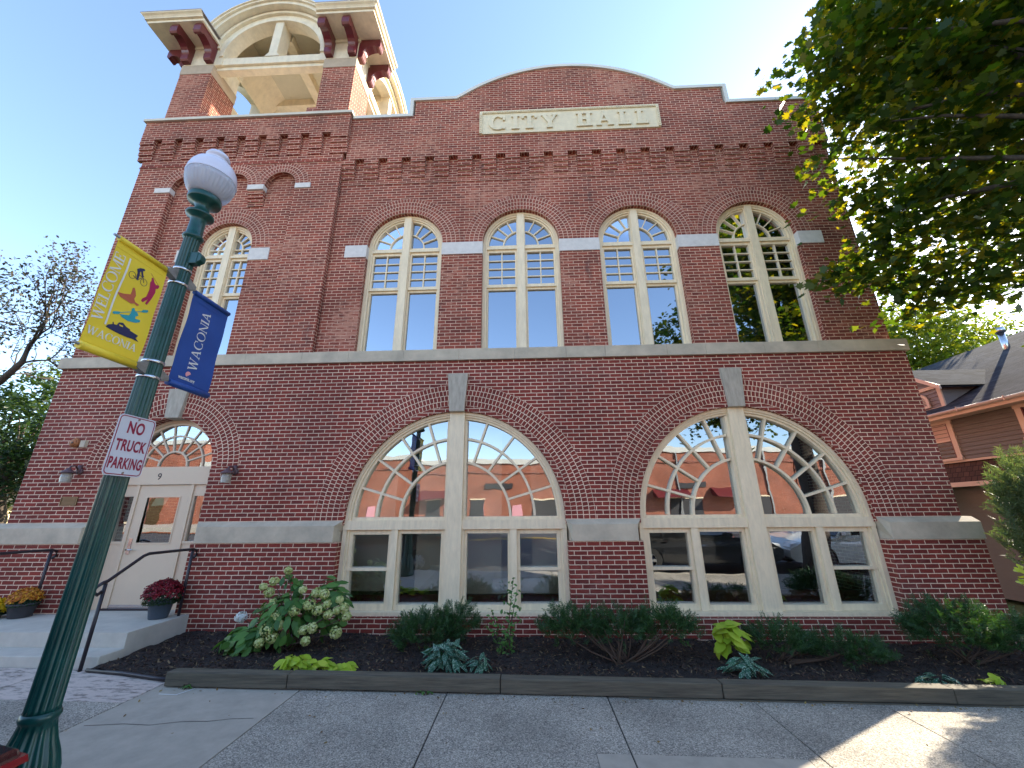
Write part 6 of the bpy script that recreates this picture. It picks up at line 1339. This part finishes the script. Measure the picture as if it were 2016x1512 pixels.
sprays('juniper', 'tall feathery grey-green juniper at the right edge beyond the hall', 'shrub', [(7.15, 6.1, 1.35, 0.50, 0.35, 0.65), (7.3, 6.15, 1.9, 0.50, 0.35, 0.75), (7.65, 6.2, 1.0, 0.5, 0.4, 0.7), (7.9, 6.2, 1.8, 0.5, 0.4, 0.8)], 2000, M['juniper'], seed=35, L=0.26, nl=0.06, upw=0.9, needles=26, base=(7.6, 6.3, -0.1), shell=0.2)
def leafy(name, label, cat, boxes, n, size, tmpl, m, group=None, seed=0, stems=6, up=0.8, base=None, fold=0.25):
    rg = np.random.default_rng(seed); b0 = base or (boxes[0][0], boxes[0][1], mz(boxes[0][0], boxes[0][1])); t = thing(name, b0, label, cat, group)
    C = []; N = []
    for i in range(n):
        e = boxes[i % len(boxes)]; d = rg.normal(size=3); d[2] = abs(d[2]); d /= np.linalg.norm(d); p = np.array(e[:3]) + d * (0.45 + 0.6 * rg.random()) * np.array(e[3:6])
        C.append(p); N.append(d * 0.5 + rg.normal(size=3) * 0.35 + np.array([0, -0.3, up]))
    C = np.array(C); N = np.array(N)
    outw = C - np.array(b0); outw[:, 2] -= 0.3 * np.linalg.norm(outw[:, :2], axis=1) + 0.05
    leafmesh('foliage', C, N, rg.uniform(0.75, 1.25, n) * size, tmpl, m, t, T=outw + rg.normal(size=(n, 3)) * 0.03, fold=fold)
    lb = MB()
    for i in rg.choice(n, min(stems, n), replace=False):
        s0 = Vector(b0) + Vector((rg.normal() * 0.03, rg.normal() * 0.03, -0.02)); e = Vector(C[i]); lb.tube([s0, s0.lerp(e, 0.6) + Vector((0, 0, 0.03)), e], [0.005, 0.004, 0.002], 5)
    build('stem', lb, M['stem'] if m != M['lungwort'] else M['stem'], t); return t
leafy('chartreuse_shrub', 'bright yellow-green leafy shrub beyond the corner under the juniper', 'shrub', [(7.2, 5.95, 0.15, 0.45, 0.25, 0.30), (7.35, 6.6, 0.75, 0.22, 0.25, 0.5)], 380, 0.085, T_OVAL, M['lime'], seed=41)
leafy('lime_ground_cover', 'low lime-green leafy clump spilling on the timber below the hydrangea', 'plant', [(-2.75, 5.25, 0.16, 0.22, 0.12, 0.14), (-2.42, 5.23, 0.15, 0.22, 0.12, 0.10), (-2.12, 5.21, 0.13, 0.16, 0.10, 0.08)], 130, 0.115, T_OVAL, M['lime'], seed=42)
leafy('lungwort_plant', 'big clump of white-spotted dark leaves in front of the compact yew', 'plant', [(-1.02, 5.42, 0.14, 0.25, 0.22, 0.24)], 85, 0.19, T_LANCE, M['lungwort'], 'white-spotted leafy plants', seed=43, fold=0.5, base=(-1.02, 5.42, 0.10))
leafy('lungwort_plant', 'small spotted-leaf clump just right of the biggest spotted plant', 'plant', [(-0.62, 5.38, 0.10, 0.13, 0.11, 0.15)], 24, 0.16, T_LANCE, M['lungwort'], 'white-spotted leafy plants', seed=44, fold=0.5)
leafy('lungwort_plant', 'floppy spotted-leaf clump beside the lone lime plant', 'plant', [(2.45, 5.42, 0.07, 0.24, 0.18, 0.16)], 46, 0.17, T_LANCE, M['lungwort'], 'white-spotted leafy plants', seed=45, fold=0.5)
leafy('lungwort_plant', 'spotted-leaf clump at the far right over the timber edge', 'plant', [(4.40, 5.25, 0.0, 0.28, 0.14, 0.13)], 40, 0.14, T_LANCE, M['lungwort'], 'white-spotted leafy plants', seed=46, fold=0.5)
leafy('lime_plant', 'single lime-green plant with broad leaves between the yews', 'plant', [(2.55, 5.95, 0.16, 0.22, 0.16, 0.34)], 40, 0.21, T_OVAL, M['lime'], seed=47, stems=14, base=(2.5, 6.0, 0.05))
leafy('lime_plant', 'small lime-green plant at the far right by the timber edge', 'plant', [(4.95, 5.22, 0.03, 0.14, 0.1, 0.12)], 16, 0.11, T_OVAL, M['lime'], seed=48)
leafy('weed_tuft', 'tiny green weed in the joint at the left timber end', 'plant', [(-3.75, 4.97, 0.055, 0.06, 0.03, 0.03)], 26, 0.03, T_OVAL, M['hyd_leaf'], seed=49, base=(-3.75, 4.97, 0.05))
leafy('weed_tuft', 'tiny green weed at the foot of the timber below the spotted clump', 'plant', [(-1.15, 4.965, 0.02, 0.09, 0.02, 0.03)], 26, 0.03, T_OVAL, M['hyd_leaf'], seed=50, base=(-1.15, 4.965, 0.01))
# slender upright shrub
t = thing('sapling', (-0.33, 6.05, 0.08), 'slender upright shrub with small leaves before the left big window', 'shrub'); rg = np.random.default_rng(55); lb = MB(); C = []; N = []
for (dx, h, lean) in ((0, 0.92, 0.10), (0.02, 0.78, 0.13), (-0.05, 0.55, -0.16), (-0.02, 0.42, -0.28), (0.03, 0.5, 0.05)):
    pts = [Vector((-0.33 + dx + lean * (k / 5) ** 1.3, 6.05 + 0.02 * math.sin(k), 0.06 + h * k / 5)) for k in range(6)]; lb.tube(pts, [0.008 - 0.001 * k for k in range(6)], 6)
    for k in range(int(h * 62)):
        s = k / (h * 62); p = pts[0].lerp(pts[-1], s); p = pts[min(4, int(s * 5))].lerp(pts[min(5, int(s * 5) + 1)], s * 5 % 1); C.append(np.array(p) + rg.normal(size=3) * np.array([0.05, 0.045, 0.02])); N.append(rg.normal(size=3) * 0.5 + np.array([0, -0.4, 0.8]))
leafmesh('foliage', np.array(C), np.array(N), rg.uniform(0.045, 0.075, len(C)), T_OVAL, M['hyd_leaf'], t, fold=0.3); build('stem', lb, M['stem'], t)
# hydrangea
t = thing('hydrangea', (-3.3, 6.05, 0.08), 'leafy hydrangea with pale green flower heads and one white head', 'shrub'); rg = np.random.default_rng(60); lb = MB(); C = []; N = []
heads = []
ell_ = [(-3.35, 6.0, 0.46, 0.40, 0.32, 0.36), (-2.85, 6.2, 0.60, 0.30, 0.25, 0.38), (-3.42, 6.15, 0.78, 0.16, 0.14, 0.22), (-3.75, 5.85, 0.25, 0.28, 0.24, 0.18)]
for i in range(560):
    e = ell_[rg.choice(4, p=[0.42, 0.30, 0.08, 0.20])]; d = rg.normal(size=3); d[2] = d[2] * 0.8 + 0.1; d /= np.linalg.norm(d); C.append(np.array(e[:3]) + d * (0.6 + 0.45 * rg.random()) * np.array(e[3:])); N.append(d * 0.7 + rg.normal(size=3) * 0.3 + np.array([0, -0.35, 0.6]))
C = np.array(C); C[:, 1] = np.minimum(C[:, 1], 6.7); ow = C - np.array([-3.3, 6.05, 0.3]); ow[:, 2] -= 0.25
leafmesh('foliage', C, np.array(N), rg.uniform(0.11, 0.19, len(C)), T_OVAL, M['hyd_leaf'], t, T=ow + rg.normal(size=ow.shape) * 0.05, fold=0.25)
spots = [(-3.40, 6.0, 1.09, .055), (-3.55, 5.95, 0.96, .06), (-3.60, 5.95, 0.82, .07), (-3.66, 5.9, 0.90, .05), (-3.52, 5.95, 0.70, .05), (-3.38, 5.82, 0.56, .09), (-3.42, 5.75, 0.42, .09), (-3.36, 5.78, 0.32, .08), (-3.48, 5.72, 0.28, .06), (-3.15, 5.85, 0.62, .08), (-3.10, 5.9, 0.86, .05), (-2.93, 5.95, 0.82, .065), (-2.82, 5.95, 0.80, .07), (-2.98, 5.9, 0.68, .08), (-2.86, 5.9, 0.62, .075), (-2.76, 5.95, 0.68, .055), (-2.72, 5.92, 0.56, .06), (-2.62, 6.0, 0.72, .05), (-2.55, 6.0, 0.62, .07), (-2.50, 6.0, 0.52, .065), (-2.62, 5.95, 0.60, .05), (-2.88, 5.85, 0.42, .07), (-2.98, 5.82, 0.40, .06), (-2.92, 5.8, 0.28, .06), (-2.60, 5.95, 0.34, .08), (-3.30, 5.8, 0.46, .07)]
for i, (x, y, z, r) in enumerate(spots + [(-3.93, 5.95, 0.52, 0.075)]):
    n = 150; d = rg.normal(size=(n, 3)); d /= np.linalg.norm(d, axis=1)[:, None]; P = np.array([x, y, z]) + d * r * rg.uniform(0.8, 1.05, (n, 1)) * np.array([1, 1, 0.9])
    last = i == len(spots)
    leafmesh('flower_head', P, d + rg.normal(size=(n, 3)) * 0.25, rg.uniform(0.022, 0.034, n), T_PETAL, M['white_flower' if last else 'hyd_flower'], t, **({'label': 'white flower head'} if last else {}))
    s0 = Vector((-3.3 + rg.normal() * 0.12, 6.05 + rg.normal() * 0.05, 0.05)); lb.tube([s0, s0.lerp(Vector((x, y, z)), 0.5) + Vector((0, 0, 0.05)), (x, y, z)], [0.009, 0.007, 0.004], 6)
build('stem', lb, M['stem'], t)
# potted chrysanthemums
def mum(x, y, z, r, hgt, petal, potm, label, pot_r=0.15, pot_h=0.24, seed=1):
    t = thing('potted_chrysanthemum', (x, y, z), label, 'potted plant', 'potted chrysanthemums by the door'); rg = np.random.default_rng(seed)
    b = MB(); b.lathe(x, y, [(pot_r * 0.72, z), (pot_r * 0.76, z + 0.02), (pot_r * 0.97, z + pot_h * 0.9), (pot_r * 1.06, z + pot_h * 0.91), (pot_r * 1.06, z + pot_h), (pot_r * 0.95, z + pot_h)], 32); build('pot', b, potm, t)
    n = 900; d = rg.normal(size=(n, 3)); d[:, 2] = np.abs(d[:, 2]) + 0.15; d /= np.linalg.norm(d, axis=1)[:, None]; c0 = np.array([x, y, z + pot_h + 0.0])
    bl = c0 + d * np.array([r, r, hgt]) * (1 + 0.05 * rg.normal(size=(n, 1))); mk = d[:, 2] > 0.30 + 0.12 * rg.normal(size=n); F_ = bl[mk]; Dn = d[mk]
    C = np.repeat(F_, 4, 0) + rg.normal(size=(len(F_) * 4, 3)) * 0.008; N = np.repeat(Dn, 4, 0) + rg.normal(size=(len(F_) * 4, 3)) * 0.5
    leafmesh('flowers', C, N, rg.uniform(0.018, 0.030, len(C)), T_PETAL, petal, t)
    n2 = 1500; d2 = rg.normal(size=(n2, 3)); d2[:, 2] = d2[:, 2] * 0.6 + 0.1; d2 /= np.linalg.norm(d2, axis=1)[:, None]; L = c0 + d2 * np.array([r * 0.97, r * 0.97, hgt * 0.9]) * rg.uniform(0.75, 1.0, (n2, 1)); L[:, 2] = np.maximum(L[:, 2], z + pot_h * 0.85)
    leafmesh('foliage', L, d2 + rg.normal(size=(n2, 3)) * 0.4, rg.uniform(0.02, 0.04, n2), T_OVAL, M['dark_leaf'], t); return t
mum(-5.62, 6.56, 0.37, 0.25, 0.27, M['mum_red'], M['pot'], 'deep red chrysanthemums in a blue-grey pot beside the right handrail', pot_r=0.16, pot_h=0.25, seed=71)
mum(-7.86, 6.60, 0.37, 0.19, 0.19, M['mum_orange'], M['pot_grey'], 'rusty orange chrysanthemums in a dark pot left of the lamp post', pot_r=0.17, pot_h=0.20, seed=72)
mum(-8.22, 6.52, 0.37, 0.18, 0.20, M['mum_yellow'], M['pot_grey'], 'bright yellow chrysanthemums at the left edge of the landing', pot_r=0.13, pot_h=0.06, seed=73)
# leaning post at the right corner
b = MB(); b.tube([(7.55, 6.0, -0.1), (7.62, 6.3, 0.75)], 0.03, 8); b.tube([(7.62, 6.3, 0.75), (9.0, 6.3, 0.78)], 0.02, 8); build('garden_rail', b, M['black'], label='dark metal rail in the shrubs at the right edge', cat='rail')
